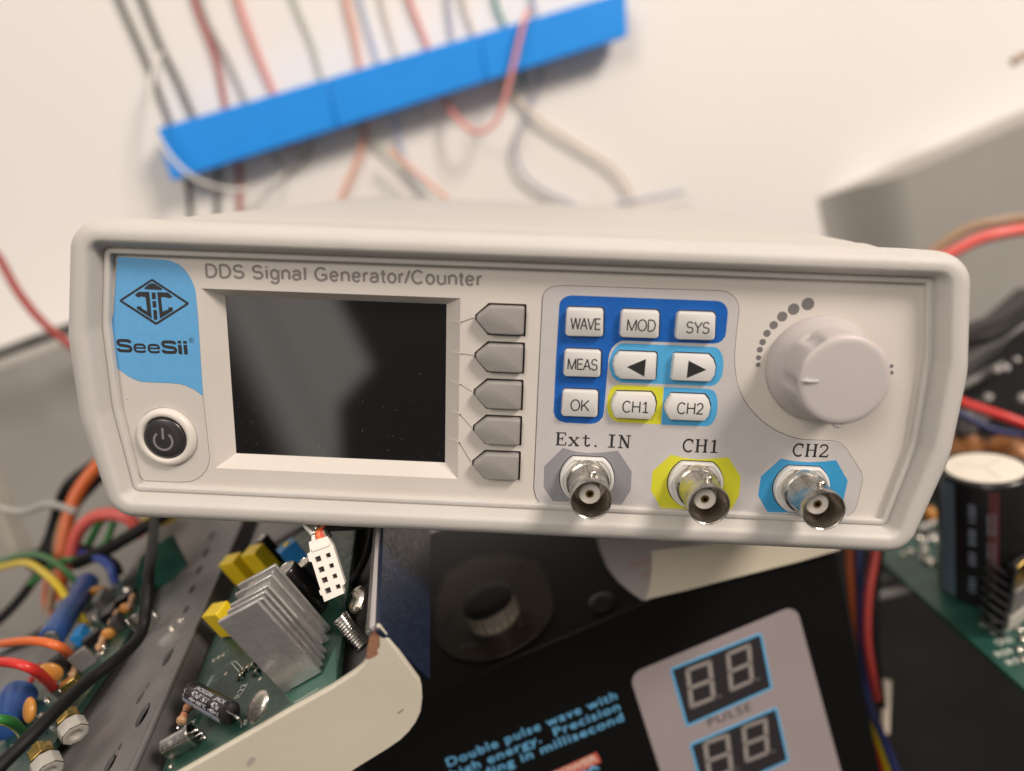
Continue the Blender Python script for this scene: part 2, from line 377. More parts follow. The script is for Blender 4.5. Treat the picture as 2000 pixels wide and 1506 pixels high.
# ================================================================== SIGNAL GENERATOR
PF = Frame(P2W((0, 0, 0)), (1, 0, 0), (0, 0, 1), (0, -1, 0))   # a right, b up, c out of the panel
def U(px, py, c=0.0): return PF.h2(px, py, c)
def UU(lst, c=0.0): return [U(x, y, c) for x, y in lst]
gen = thing('signal_generator', PF.w(0, -38, -60), 'cream benchtop signal generator with dark screen, keypad, large knob and three coaxial connectors', 'signal generator')

# bezel -------------------------------------------------------------
inn = [(-85.9, 22.5), (-88.05, 7.5), (-87.9, -11.5), (-85.4, -30.1), (84.0, -30.1), (87.3, -11.5), (86.9, 7.5), (84.3, 22.5)]
out = [(-93.3, 29.8), (-97.3, 4.0), (-96.9, -14.5), (-91.6, -38.0), (90.4, -37.9), (95.9, -14.5), (96.1, 4.0), (91.9, 29.1)]
NSEG = 10
ip = roundpoly(inn, [0.5, 12, 12, 0.5, 0.5, 12, 12, 0.5], NSEG)
op = roundpoly(out, [7.5, 25, 25, 7.0, 7.0, 25, 25, 7.5], NSEG)
# mid outline: sharp-ish corner of the recess wall
prof = [(0, -1.0), (0.0, 1.15), (0.012, 1.32), (0.05, 1.40), (0.135, 1.40), (0.155, 1.30), (0.165, 1.05), (0.19, 1.05), (0.205, 1.5), (0.30, 3.4), (0.335, 3.9), (0.385, 4.3), (0.45, 4.45),
        (0.60, 4.45), (0.70, 4.25), (0.80, 3.7), (0.89, 2.8), (0.95, 1.6), (0.985, 0.2), (1.0, -1.5), (1.0, -13.0), (0.985, -13.6), (0.93, -13.9)]
mb = MB()
def corner_ease(s):            # keeps corners crisp near the panel, rounder outside
    return s
rings = []
cen = Vector((-0.7, -4))
for s, z in prof:
    rings.append([PF.w(a[0] + (b[0] - a[0]) * s, a[1] + (b[1] - a[1]) * s, z) for a, b in zip(ip, op)])
mb.rings(rings, 0, False, False)
bezel = mb.build('bezel', 'bezel', gen, auto=50)
# housing behind -----------------------------------------------------
BK = 186.0
hs = []
def hpoly(k, grow, top_lift, rr):
    t = k
    pts = []
    for (x, y) in out:
        X = -0.7 + (x + 0.7) * grow; Y = y
        pts.append((X, Y))
    return pts
front = roundpoly([(-0.7 + (x + 0.7) * 0.982, -4 + (y + 4) * 0.965) for x, y in out], [9, 25, 25, 7, 7, 25, 25, 9], NSEG)
def shell(c, dy, top, sx=1.0, crown=0.0, rr=16):
    o2 = [(-0.7 + (x + 0.7) * 0.982 * sx, -4 + (y + 4) * 0.965 + dy + (top if y > 10 else 0)) for x, y in out]
    q = roundpoly(o2, [rr, 25, 25, 8, 8, 25, 25, rr], NSEG)
    return [PF.w(x, y + (crown * (1 - ((x + 0.7) / 95) ** 2) if y > 15 else 0), c) for x, y in q]
mb = MB()
rings = [shell(-12, 0, 0, 1, 0, 9), shell(-14, 0.2, 0.1, 1, 0.2, 9), shell(-26, 1.2, 0.4, 1.0, 0.8, 9), shell(-26.6, 1.0, 0.0, 0.995, 0.6, 10), shell(-30, 1.5, 0.4, 0.995, 1.0, 11)]
for k in range(1, 9):
    t = k / 8; c = -30 - (BK - 30) * t
    rings.append(shell(c, 1.5 + 9.0 * t, 0.4 + 0.6 * t, 0.995 - 0.01 * t, 1.0 + 2.2 * t, 11 + 11 * t))
rings.append(shell(-BK - 2, 10, 0, 0.97, 2.6, 20))
mb.rings(rings, 0, True, True)
housing = mb.build('housing', 'housing', gen, auto=40)

# front panel with its openings --------------------------------------
SX0, SX1, SY0, SY1 = -67.62, -11.62, -25.43, 15.73          # outer edge of the screen's bevel
LX0, LX1, LY0, LY1 = -63.93, -14.97, -22.75, 13.97          # display
sk_c = []                                                    # soft keys
SKH = 7.0
for i in range(5):
    y1 = 14.99 - 8.27 * i; x1 = 2.55
    sk_c.append((x1, y1))
def skpoly(x1, y1, g=0.0):
    y0 = y1 - SKH
    return [(x1 - g, y1 - g), (x1 - 8.1 + g * 0.4, y1 - g), (x1 - 11.0 + g, y1 - 2.7), (x1 - 11.0 + g, y1 - SKH + 3.3), (x1 - 8.1 + g * 0.4, y0 + g), (x1 - g, y0 + g)]
loops = [[(x * 1.004, y * 1.01) for x, y in ip], [(SX0, SY0), (SX1, SY0), (SX1, SY1), (SX0, SY1)]]
for x1, y1 in sk_c: loops.append(roundpoly(skpoly(x1, y1), 0.3, 3))
ys_g = [10.45, 3.6, -3.2, -10.0, -16.6]                       # grooves in the bevel
def slot(p, q, w):
    d = (Vector(q) - Vector(p)).normalized(); n = Vector((-d.y, d.x)) * w / 2; p = Vector(p); q = Vector(q)
    return [tuple(p + n), tuple(q + n), tuple(q - n), tuple(p - n)]
for (x1, y1), gy in zip(sk_c, ys_g):
    loops.append(slot((SX1 + 0.12, gy), (x1 - 11.0 - 0.12, y1 - SKH / 2 + 0.1), 0.34))
mb = MB(); add_flat(mb, PF, loops, -0.32, 0.0, 0)
mb.box(PF, SX1 + 0.4, 3.5, -28, 17, -1.6, -0.33, 0)          # floor of the grooves and key wells
panel = mb.build('front_panel', 'panel', gen, auto=30)
# key wells are dark gaps
mb = MB()
for x1, y1 in sk_c: add_flat(mb, PF, [skpoly(x1, y1, 0.02)], -0.325, -0.29, 0)
mb.build('key_gap', 'dark', gen)
# screen bevel: four sloping faces, right one grooved
mb = MB(); q0 = [(SX0, SY0), (SX1, SY0), (SX1, SY1), (SX0, SY1)]; q1 = [(LX0, LY0), (LX1, LY0), (LX1, LY1), (LX0, LY1)]
mb.rings([[PF.w(x, y, -0.55) for x, y in q0], [PF.w(x, y, 0.0) for x, y in q0], [PF.w(x, y, -3.0) for x, y in q1], [PF.w(x, y, -3.6) for x, y in q1]], 0, False, False)
for gy in ys_g:                                              # small ribs down the bevel
    for s in (0,):
        n = 0.30
        mb.add([PF.w(SX1 - 0.05, gy + n, 0.10), PF.w(SX1 - 0.05, gy - n, 0.10), PF.w(LX1 + 1.2, gy - n, -1.75), PF.w(LX1 + 1.2, gy + n, -1.75),
                PF.w(SX1 + 0.1, gy + n, -0.5), PF.w(SX1 + 0.1, gy - n, -0.5), PF.w(LX1 + 1.0, gy - n, -2.6), PF.w(LX1 + 1.0, gy + n, -2.6)],
               [[0, 1, 2, 3], [4, 7, 6, 5], [0, 3, 7, 4], [1, 5, 6, 2], [0, 4, 5, 1], [3, 2, 6, 7]], 0)
mb.build('screen_bevel', 'panel', gen, smooth=False)
mb = MB(); mb.box(PF, LX0 - 1, LX1 + 1, LY0 - 1, LY1 + 1, -5.0, -3.05, 0)
disp = mb.build('display', 'lcd', gen, smooth=False)
mb = MB()
for _ in range(70):                                          # dust specks on the glass
    x = random.uniform(LX0 + 1, LX1 - 1); y = random.uniform(LY0 + 1, LY0 + random.choice((8, 20, 35))); r = random.choice((0.03, 0.04, 0.05, 0.07))
    mb.prism(PF, circle(x, y, r, 6), -3.045, -3.03)
mb.build('dust', mat('dust', (0.30, 0.29, 0.28), 0.8), disp)

# soft keys
for x1, y1 in sk_c:
    mb = MB(); p = roundpoly(skpoly(x1, y1, 0.44), [0.5, 1.6, 0.9, 0.9, 1.6, 0.5], 5); n = len(p)
    cx, cy = x1 - 5.2, y1 - SKH / 2
    def shr(k, dx=0.0): return [(cx + (x - cx) * (1 - k * 0.08) + dx, cy + (y - cy) * (1 - k * 0.17)) for x, y in p]
    rings = []
    for k, z in ((0, -0.3), (0, 1.0), (0.06, 1.3), (0.25, 1.6), (0.55, 1.78), (1.0, 1.86)):
        rings.append([PF.w(x, y, z) for x, y in shr(k)])
    mb.rings(rings, 0, False, True); mb.build('soft_key', 'softkey', gen, auto=28)

# a plain single-stroke sans alphabet: cap height 1, centre lines, advance widths
def ARC(cx, cy, rx, ry, a0, a1, n=14):
    return [(cx + rx * math.cos(math.radians(a0 + (a1 - a0) * k / n)), cy + ry * math.sin(math.radians(a0 + (a1 - a0) * k / n))) for k in range(n + 1)]
XH = 0.715
def _bowl(cx=0.36): return ARC(cx, XH / 2, 0.27, XH / 2, 0, 360, 22)
SANS = {
 'D': (1.0, [[(0.12, 0), (0.12, 1)], [(0.12, 1), (0.45, 1)] + ARC(0.45, 0.5, 0.42, 0.5, 90, -90, 16) + [(0.12, 0)]]),
 'S': (0.93, [ARC(0.46, 0.745, 0.33, 0.255, 25, 262, 14) + ARC(0.46, 0.262, 0.36, 0.262, 84, -160, 14)]),
 'G': (1.08, [ARC(0.54, 0.5, 0.44, 0.5, 42, 318, 24) , [(0.93, 0.06), (0.93, 0.45)], [(0.96, 0.44), (0.56, 0.44)]]),
 'C': (1.0, [ARC(0.52, 0.5, 0.42, 0.5, 40, 320, 24)]),
 'O': (1.08, [ARC(0.54, 0.5, 0.45, 0.5, 0, 360, 30)]),
 'W': (1.3, [[(0.04, 1), (0.34, 0)], [(0.34, 0), (0.65, 1)], [(0.65, 1), (0.96, 0)], [(0.96, 0), (1.26, 1)]]),
 'A': (0.92, [[(0.03, 0), (0.46, 1)], [(0.46, 1), (0.89, 0)], [(0.17, 0.33), (0.75, 0.33)]]),
 'V': (0.92, [[(0.03, 1), (0.46, 0)], [(0.46, 0), (0.89, 1)]]),
 'E': (0.88, [[(0.13, 0), (0.13, 1)], [(0.13, 0.97), (0.78, 0.97)], [(0.13, 0.52), (0.72, 0.52)], [(0.13, 0.03), (0.80, 0.03)]]),
 'M': (1.18, [[(0.12, 0), (0.12, 1)], [(0.12, 1), (0.59, 0)], [(0.59, 0), (1.06, 1)], [(1.06, 1), (1.06, 0)]]),
 'Y': (0.92, [[(0.03, 1), (0.46, 0.46)], [(0.89, 1), (0.46, 0.46)], [(0.46, 0.48), (0.46, 0)]]),
 'K': (0.95, [[(0.13, 0), (0.13, 1)], [(0.85, 1), (0.15, 0.36)], [(0.36, 0.57), (0.88, 0)]]),
 'H': (1.0, [[(0.13, 0), (0.13, 1)], [(0.87, 0), (0.87, 1)], [(0.13, 0.52), (0.87, 0.52)]]),
 '1': (0.78, [[(0.50, 0), (0.50, 1)], [(0.50, 0.97), (0.24, 0.76)], [(0.20, 0.03), (0.78, 0.03)]]),
 '2': (0.82, [ARC(0.40, 0.70, 0.29, 0.29, 165, -35, 12) + [(0.12, 0.05)], [(0.08, 0.04), (0.74, 0.04)]]),
 'i': (0.33, [[(0.165, 0), (0.165, XH)], [(0.165, 0.88), (0.165, 1.0)]]),
 'l': (0.33, [[(0.165, 0), (0.165, 1)]]),
 'g': (0.78, [ARC(0.37, XH / 2 + 0.01, 0.27, XH / 2 - 0.01, 0, 360, 22), [(0.655, XH)] + [(0.655, 0.0)] + ARC(0.37, -0.06, 0.285, 0.22, -5, -165, 10)]),
 'n': (0.78, [[(0.12, 0), (0.12, XH)], [(0.12, 0.42)] + ARC(0.385, 0.44, 0.265, 0.275, 160, 0, 10) + [(0.65, 0)]]),
 'u': (0.78, [[(0.66, 0), (0.66, XH)], [(0.12, XH)] + ARC(0.385, 0.275, 0.265, 0.275, 180, 340, 10)]),
 'a': (0.78, [ARC(0.37, XH - 0.22, 0.25, 0.22, 165, 0, 10) + [(0.62, 0.0)], ARC(0.34, 0.20, 0.25, 0.20, 60, 330, 16), [(0.45, 0.385), (0.62, 0.43)]]),
 'e': (0.78, [[(0.13, 0.37), (0.63, 0.37)], ARC(0.38, XH / 2, 0.27, XH / 2, 5, 325, 22)]),
 'r': (0.47, [[(0.12, 0), (0.12, XH)], [(0.12, 0.40)] + ARC(0.36, 0.42, 0.24, 0.285, 165, 75, 6)]),
 't': (0.40, [[(0.19, 0.95), (0.19, 0.16)] + ARC(0.32, 0.14, 0.13, 0.13, 180, 290, 6), [(0.02, XH - 0.03), (0.37, XH - 0.03)]]),
 'o': (0.78, [ARC(0.39, XH / 2, 0.28, XH / 2, 0, 360, 24)]),
 '/': (0.40, [[(0.02, -0.02), (0.38, 1.02)]]), ' ': (0.40, [])}
def stroke_strip(mb, fn, pts, wd, h):
    """a flat ribbon along a line; fn(x, y, height)"""
    P = [Vector(p) for p in pts]; closed = (P[0] - P[-1]).length < 1e-4; L, Rr = [], []; N = len(P)
    for i, p in enumerate(P):
        if closed: d = (P[(i + 1) % (N - 1)] - P[(i - 1) % (N - 1)]).normalized()
        else: d = (P[min(i + 1, N - 1)] - P[max(0, i - 1)]).normalized()
        nn = Vector((-d.y, d.x)) * wd / 2; L.append(p + nn); Rr.append(p - nn)
    vs2 = []
    for a_, b_ in zip(L, Rr): vs2 += [fn(a_.x, a_.y, 0), fn(b_.x, b_.y, 0), fn(a_.x, a_.y, h), fn(b_.x, b_.y, h)]
    fs = []
    for i in range(N - 1):
        k = i * 4; q = k + 4
        fs += [[k + 2, k + 3, q + 3, q + 2], [k, q, q + 1, k + 1], [k, k + 2, q + 2, q], [k + 1, q + 1, q + 3, k + 3]]
    if not closed: fs += [[0, 1, 3, 2], [4 * N - 4, 4 * N - 2, 4 * N - 1, 4 * N - 3]]
    mb.add(vs2, fs)
def sans_px(mb, fr, word, pl, pr, pt, c=0.0, wd=0.1, th=0.02, track=0.0):
    """word in the single-stroke alphabet between photo points on plane c (baseline left, baseline right, cap height at left)"""
    L = Vector(fr.h2(*pl, c)); Rr = Vector(fr.h2(*pr, c)); T = Vector(fr.h2(*pt, c)); ex = Rr - L; W_ = ex.length; ex.normalize(); ey = Vector((-ex.y, ex.x)); h = abs((T - L).dot(ey))
    tot = sum(SANS[ch][0] + track for ch in word) - track - 0.14; sx = W_ / tot; x = -0.07; lay = 0
    for ch in word:
        adv, sts = SANS[ch]
        for st in sts:
            lay += 1
            pts = [((p[0] + x) * sx / h, wd / 2 + p[1] * (1 - wd) if p[1] >= 0 else p[1] + wd / 2) for p in st]
            stroke_strip(mb, lambda X, Y, k: fr.w(*(L + ex * X * h + ey * Y * h), c + k), pts, wd, th + 0.0008 * (lay % 12))
        x += adv + track

# title
mb = MB(); sans_px(mb, PF, 'DDS Signal Generator/Counter', (403, 543.5), (940, 560), (403, 514), 0.004, wd=0.17, th=0.02, track=0.06)
mb.build('title_lettering', 'greyink', gen)

# brand badge
def R1(l): return [(130 + .2657 * x, 400 + .2657 * y) for x, y in l]
def R2(l): return [(130 + .25 * x, 700 + .25 * y) for x, y in l]
wave = R1([(1000, 1405), (975, 1383), (930, 1353), (880, 1330), (830, 1316), (760, 1310), (640, 1305), (550, 1300), (500, 1285), (450, 1258), (400, 1222), (357, 1190)])
blue = R1([(372, 405), (380, 385), (400, 384), (560, 393), (720, 404), (770, 413), (820, 437), (870, 482), (905, 533), (932, 590), (945, 640), (962, 820)]) + wave + R1([(340, 1060), (326, 950), (334, 850), (347, 780)])
flat('brand_badge', PF, [UU(blue, 0.18)], 0.005, 0.18, 'badgeblue', gen)
bb = bpy.data.objects['brand_badge']
low = R2([(384, 90), (395, 250), (412, 430), (480, 640), (552, 860), (572, 910), (590, 938), (604, 948), (625, 954), (750, 960), (880, 966), (960, 961), (1010, 945), (1055, 915), (1085, 880), (1103, 840), (1116, 780), (1085, 500), (1063, 300)])
wv = [(x, y + 0.6) for x, y in wave]
flat('badge_base', PF, [UU(low[:-1], 0.15) + UU(wv, 0.15), circle(-78.13, -18.28, 6.95, 48)], 0.005, 0.15, 'badge', gen)
mb = MB(); q_ = U(248, 780, 0.15); mb.prism(PF, [(q_[0] - .28, q_[1] + .03), (q_[0], q_[1] - .06), (q_[0] + .26, q_[1]), (q_[0], q_[1] + .07)], 0.151, 0.165); mb.build('speck', 'ink', gen)
# emblem
def R0(l): return [(140 + .15 * x, 420 + .15 * y) for x, y in l]
mb = MB(); zt = 0.185
def logo(*loops):
    add_flat(mb, PF, [UU(R0(l), zt) for l in loops], zt, zt + 0.02)
logo([(625, 1115), (634, 1098), (1030, 838), (1046, 832), (1064, 838), (1515, 1135), (1526, 1152), (1516, 1170), (1118, 1424), (1100, 1432), (1082, 1424), (634, 1132)],
     [(660, 1115), (1047, 862), (1488, 1152), (1101, 1398)])
logo([(1010, 897), (1040, 886), (1080, 894), (1170, 950), (1182, 966), (1168, 978), (955, 967), (943, 955)])
logo([(822, 1040), (866, 1004), (885, 998), (1010, 1000), (1045, 1350), (858, 1228), (848, 1215), (848, 1188), (906, 1192), (910, 1212), (985, 1258), (963, 1072), (900, 1060), (878, 1074), (860, 1072)])
logo([(1113, 1004), (1245, 1008), (1262, 1016), (1312, 1062), (1302, 1080), (1268, 1084), (1215, 1070), (1163, 1070), (1185, 1258), (1262, 1226), (1256, 1202), (1316, 1202), (1318, 1246), (1150, 1352)])
logo([(1040, 1008), (1092, 1009), (1097, 1096), (1046, 1096)]); logo([(1050, 1120), (1100, 1121), (1105, 1207), (1057, 1206)]); logo([(1061, 1235), (1110, 1236), (1118, 1366), (1070, 1364)])
mb.build('emblem', 'ink', bb)
def heavy(mb, fr, L, ex, ey, h, c):
    """heavy extended brand lettering drawn as thick ribbons"""
    lay = [0]
    def st(x0, pts, wd=0.235):
        lay[0] += 1
        stroke_strip(mb, lambda X, Y, k: fr.w(*(L + ex * X * h + ey * Y * h), c + k), [(x0 + p[0], p[1]) for p in pts], wd, 0.012 + 0.001 * lay[0])
    w = 0.235
    def Sg(x): st(x, [(1.02, 0.72), (1.00, 0.80), (0.93, 0.87), (0.80, 0.885), (0.32, 0.885), (0.19, 0.86), (0.125, 0.78), (0.125, 0.68), (0.18, 0.58), (0.32, 0.53), (0.82, 0.47), (0.96, 0.43), (1.03, 0.33), (1.03, 0.24), (0.97, 0.15), (0.84, 0.115), (0.30, 0.115), (0.17, 0.14), (0.11, 0.22), (0.10, 0.30)])
    def eg(x): st(x, [(0.14, 0.375), (0.86, 0.375)], 0.13); st(x, [(0.86, 0.31), (0.86, 0.50), (0.80, 0.59), (0.68, 0.625), (0.32, 0.625), (0.19, 0.58), (0.12, 0.48), (0.12, 0.24), (0.18, 0.14), (0.32, 0.09), (0.70, 0.09), (0.82, 0.12), (0.88, 0.20)], 0.175)
    def ig(x): st(x, [(0.14, 0), (0.14, 0.71)], 0.27); st(x, [(0.14, 0.80), (0.14, 1.0)], 0.27)
    Sg(0); eg(1.20); eg(2.24); Sg(3.30); ig(4.52); ig(4.93)
L_ = Vector(U(229.5, 688, 0.185)); e_ = (Vector(U(367, 692.5, 0.185)) - L_); wl = e_.length; e_.normalize(); ey_ = Vector((-e_.y, e_.x)); hh = 3.02
mb = MB(); heavy(mb, PF, L_, e_ * (wl / (5.2 * hh)), ey_, hh, 0.185)
mb.build('brand_lettering', 'ink', bb)
mb = MB(); cxy = U(374, 665, 0.185); add_flat(mb, PF, [circle(*cxy, 0.56, 24), circle(*cxy, 0.46, 24)], 0.185, 0.205)
text_fit(mb, lambda x, y, k: PF.w(cxy[0] - 0.2 + x, cxy[1] - 0.25 + y, 0.195 + 0.01 * k), 'R', 0.42, 0.5)
mb.build('registered_mark', 'ink', bb)

# power button
BX, BY = -78.13, -18.28
BF = PF.sub(BX, BY); pw = thing('power_button', PF.w(BX, BY, 0), None, None); setparent(pw, gen); pw.location = PF.w(BX, BY, 0)
mb = MB(); mb.lathe(BF, [(6.85, -0.3), (6.85, 0.2), (6.7, 0.9), (6.3, 1.35), (5.8, 1.5), (5.3, 1.45), (5.0, 1.2), (4.92, 0.6), (4.9, -0.5)], 56, 0, False, False)
mb.build('ring', mat('cream_ring', (0.64, 0.605, 0.55), 0.4), pw, auto=60)
mb = MB(); mb.lathe(BF, [(4.78, -0.5), (4.78, 0.9), (4.6, 1.35), (4.2, 1.55), (3.0, 1.62), (0.01, 1.66)], 48, 0, False, False); mb.build('cap', 'powercap', pw, auto=60)
mb = MB(); arc = []
for k in range(41):
    a = math.radians(90 + 40 + (280) * k / 40); arc.append((math.cos(a), math.sin(a)))
ao = [(-0.15 + 2.35 * x, -0.55 + 2.35 * y) for x, y in arc]; ai = [(-0.15 + 1.85 * x, -0.55 + 1.85 * y) for x, y in arc]
rot = lambda l: [(x * 0.999 + y * 0.03, -x * 0.03 + y * 0.999) for x, y in l]
add_flat(mb, BF, [rot(ao + ai[::-1])], 1.64, 1.70); add_flat(mb, BF, [rot([(-0.42, -0.1), (0.12, -0.1), (0.12, 2.55), (-0.42, 2.55)])], 1.645, 1.70)
mb.build('power_symbol', mat('symbol_grey', (0.20, 0.19, 0.20), 0.4), pw)

# keypad overlay
def R4(l): return [(1030 + .215 * x, 540 + .215 * y) for x, y in l]
ov = [(1043, 954), (1051, 770), (1060, 583), (1063, 573), (1069, 566), (1077, 561.5), (1086, 559.5), (1101, 558.5), (1250, 563.5), (1406, 568.5), (1418, 570.5), (1428, 575.5), (1437, 584), (1442, 596), (1443, 608), (1438, 648), (1434, 696),
      (1435, 718), (1438, 742), (1443, 760), (1451, 778), (1461, 794), (1473, 808), (1487, 822), (1502, 833), (1520, 844), (1540, 852), (1557, 857.5), (1574, 860), (1600, 861), (1624, 862), (1635, 864), (1643, 868), (1651, 875), (1657, 883),
      (1671, 905), (1682, 923), (1684.5, 934), (1684, 942), (1679, 964), (1673, 988), (1669, 996), (1664, 1002), (1657, 1007), (1648, 1010), (1440, 1001.5), (1231, 993), (1060, 983.5), (1052, 979), (1047, 971)]
ovu = UU(ov, 0.2); cx = sum(p[0] for p in ovu) / len(ovu); cy = sum(p[1] for p in ovu) / len(ovu)
# a fine dark seam round the overlay, then the overlay itself
flat('overlay_seam', PF, [grow(ovu, 0.16), grow(ovu, -0.3)], 0.002, 0.05, mat('seam_shadow_line', (0.16, 0.14, 0.12), 0.8), gen)
overlay = flat('keypad_overlay', PF, [ovu], 0.004, 0.20, 'overlay', gen, bevel=0.05)
flat('badge_seam', PF, [grow(UU(low[:-1], 0.05) + UU(wv, 0.05), 0.13), circle(-78.13, -18.28, 6.88, 48)], 0.0015, 0.004, bpy.data.materials['seam_shadow_line'], gen)
z = 0.2; k_ = 0.012
band = R4([(290, 265), (297, 232), (318, 204), (350, 183), (400, 172), (560, 177), (1720, 222), (1760, 230), (1795, 255), (1815, 290), (1822, 330), (1806, 500), (1796, 545), (1770, 582), (1735, 603), (1690, 610), (1280, 598), (880, 583), (845, 588), (805, 612), (768, 650), (745, 700), (736, 760),
           (722, 920), (708, 1090), (693, 1240), (683, 1280), (655, 1312), (618, 1332), (580, 1339), (450, 1334), (340, 1328), (290, 1312), (255, 1280), (238, 1230), (240, 1190), (262, 720)])
flat('royal_blue_band', PF, [UU(band, z)], z, z + k_, 'royal', overlay)
pill = R4([(862, 607), (1280, 624), (1690, 641), (1725, 650), (1755, 680), (1775, 725), (1782, 780), (1778, 850), (1765, 910), (1738, 955), (1705, 985), (1660, 996), (1250, 978), (850, 963), (808, 945), (775, 910), (752, 860), (743, 800), (750, 745), (770, 690), (800, 645), (830, 617)])
flat('arrow_band', PF, [UU(pill, z)], z, z + k_, 'sky', overlay)
yel = R4([(830, 985), (1238, 1004), (1226, 1175), (1212, 1345), (830, 1322), (790, 1308), (755, 1278), (730, 1235), (722, 1185), (732, 1090), (748, 1030), (780, 997)])
flat('yellow_band', PF, [UU(yel, z)], z, z + k_, 'yellowf', overlay)
cyb = R4([(1242, 1004), (1650, 1022), (1690, 1036), (1715, 1070), (1727, 1120), (1728, 1200), (1718, 1260), (1698, 1310), (1670, 1345), (1630, 1362), (1420, 1354), (1216, 1345), (1230, 1175)])
flat('light_blue_band', PF, [UU(cyb, z)], z, z + k_, 'sky', overlay)

# keys
def R4c(l, c): return UU(R4(l), c)
KZ = 1.5
keys = [('WAVE', [(362, 290), (690, 300), (685, 548), (350, 540)], 26, (395, 484), (662, 492), (395, 370)),
        ('MOD', [(860, 308), (1200, 320), (1192, 563), (846, 552)], 30, (903, 496), (1162, 504), (903, 384)),
        ('SYS', [(1370, 326), (1712, 338), (1702, 580), (1350, 572)], 30, (1440, 518), (1650, 525), (1440, 406)),
        ('MEAS', [(345, 670), (668, 682), (660, 916), (332, 906)], 26, (365, 848), (634, 858), (365, 740)),
        ('OK', [(326, 1038), (642, 1050), (634, 1280), (312, 1268)], 26, (392, 1222), (556, 1228), (392, 1114)),
        ('<', [(838, 694), (1177, 706), (1163, 942), (850, 930), (808, 900), (782, 810), (795, 740)], 18, None, None, None),
        ('>', [(1334, 710), (1655, 722), (1692, 760), (1712, 820), (1700, 900), (1660, 957), (1312, 943)], 18, None, None, None),
        ('CH1', [(815, 1060), (1128, 1068), (1158, 1110), (1169, 1165), (1155, 1240), (1118, 1300), (802, 1286), (772, 1220), (766, 1170), (782, 1110)], 14, (862, 1238), (1090, 1246), (862, 1126)),
        ('CH2', [(1312, 1078), (1618, 1090), (1650, 1130), (1665, 1190), (1650, 1260), (1612, 1314), (1300, 1302), (1265, 1240), (1255, 1190), (1272, 1130)], 14, (1358, 1252), (1592, 1260), (1358, 1140))]
for nm, poly, rr, bl, br, bt in keys:
    top = R4c(poly, KZ); kc = Vector((sum(p[0] for p in top) / len(top), sum(p[1] for p in top) / len(top)))
    key = thing('key', PF.w(kc.x, kc.y, z), None, None); setparent(key, gen); key.location = PF.w(kc.x, kc.y, z)
    rp = roundpoly(top, rr * 0.024, 5)
    mb = MB(); gr = grow(rp, 0.16); sm = grow(rp, -0.12)
    mb.rings([[PF.w(x, y, zz) for x, y in q] for q, zz in ((gr, 0.15), (grow(rp, 0.08), 0.9), (rp, 1.36), (grow(rp, -0.05), 1.45), (sm, KZ))], 0, False, True)
    mb.build('cap', 'key', key, auto=50)
    # dark clearance round the key
    mb = MB(); g1 = grow(rp, 0.30)
    add_flat(mb, PF, [[(x + 0.14, y + 0.14) for x, y in g1]], z + k_ + 0.002, z + k_ + 0.012); mb.build('key_gap', mat('key_gap_dark', (0.03, 0.028, 0.027), 0.8) if 'key_gap_dark' not in bpy.data.materials else bpy.data.materials['key_gap_dark'], key)
    mb = MB()
    if bl:
        sans_px(mb, PF, nm, R4([bl])[0], R4([br])[0], R4([bt])[0], KZ + 0.004, wd=0.105, th=0.01)
    else:
        tri = R4c([(903, 822), (1078, 750), (1062, 910)] if nm == '<' else [(1464, 764), (1628, 848), (1447, 924)], KZ)
        mb.prism(PF, tri, KZ + 0.004, KZ + 0.024)
    mb.build('legend', 'ink', key)

# knob
KX, KY = 65.45, 3.8; KF = PF.sub(KX, KY)
kn = thing('control_knob', PF.w(KX, KY, 0), None, None); setparent(kn, gen); kn.location = PF.w(KX, KY, 0)
mb = MB(); seg = 96
def kr(r, a, notch):
    d = 0.0
    for c in range(6):
        x = (a - (math.radians(128) + c * math.pi / 3) + math.pi) % (2 * math.pi) - math.pi
        x = abs(x) * 57.3
        d = max(d, max(0.0, 1 - (x / 9.0) ** 2) if x < 9 else 0)
    return r - notch * d ** 0.5
rings = []
for r, h, nn in ((11.2, 0.1, 0), (11.2, 1.6, 0), (10.9, 2.4, 0), (10.1, 3.4, 0), (9.7, 4.6, 0), (9.55, 5.2, 0.0), (9.5, 5.6, 0.6), (9.35, 9.0, 0.6), (9.2, 11.6, 0.5), (9.05, 12.0, 0.1), (8.85, 12.35, 0), (8.5, 12.6, 0), (7.5, 12.66, 0), (0.02, 12.7, 0)):
    rings.append([KF.w(kr(r, 2 * math.pi * j / seg, nn) * math.cos(2 * math.pi * j / seg), kr(r, 2 * math.pi * j / seg, nn) * math.sin(2 * math.pi * j / seg), h) for j in range(seg)])
mb.rings(rings, 0, False, False); mb.build('knob_body', 'knob', kn, auto=45)
# embossed pointer arrow: a raised ridge
ap = U(1584, 744.5, 12.7); AF = PF.sub(ap[0], ap[1], 12.62)
mb = MB(); o_ = [(-2.1, 0.05), (-0.5, 1.0), (-0.55, 0.34), (1.7, 0.38), (1.7, -0.34), (-0.55, -0.32), (-0.45, -0.95)]
n = len(o_); ctr = [AF.w(-1.2, 0, 0.55), AF.w(-0.5, 0, 0.65), AF.w(1.0, 0.02, 0.5)]
vs_ = [AF.w(x, y, 0) for x, y in o_] + ctr
mb.add(vs_, [[0, 1, n], [1, 2, n + 1, n], [2, 3, n + 2, n + 1], [3, 4, n + 2], [4, 5, n + 1, n + 2], [5, 6, n, n + 1], [6, 0, n]]); mb.build('pointer', 'knob', kn, smooth=False, recalc=False)
mb = MB(); q = U(1636, 832, 11.5); mb.ball(PF.sub(q[0], q[1] + 0.15, 11.4), 1.05, 0.6, 0.8); mb.build('grip_rib', 'knob', kn)
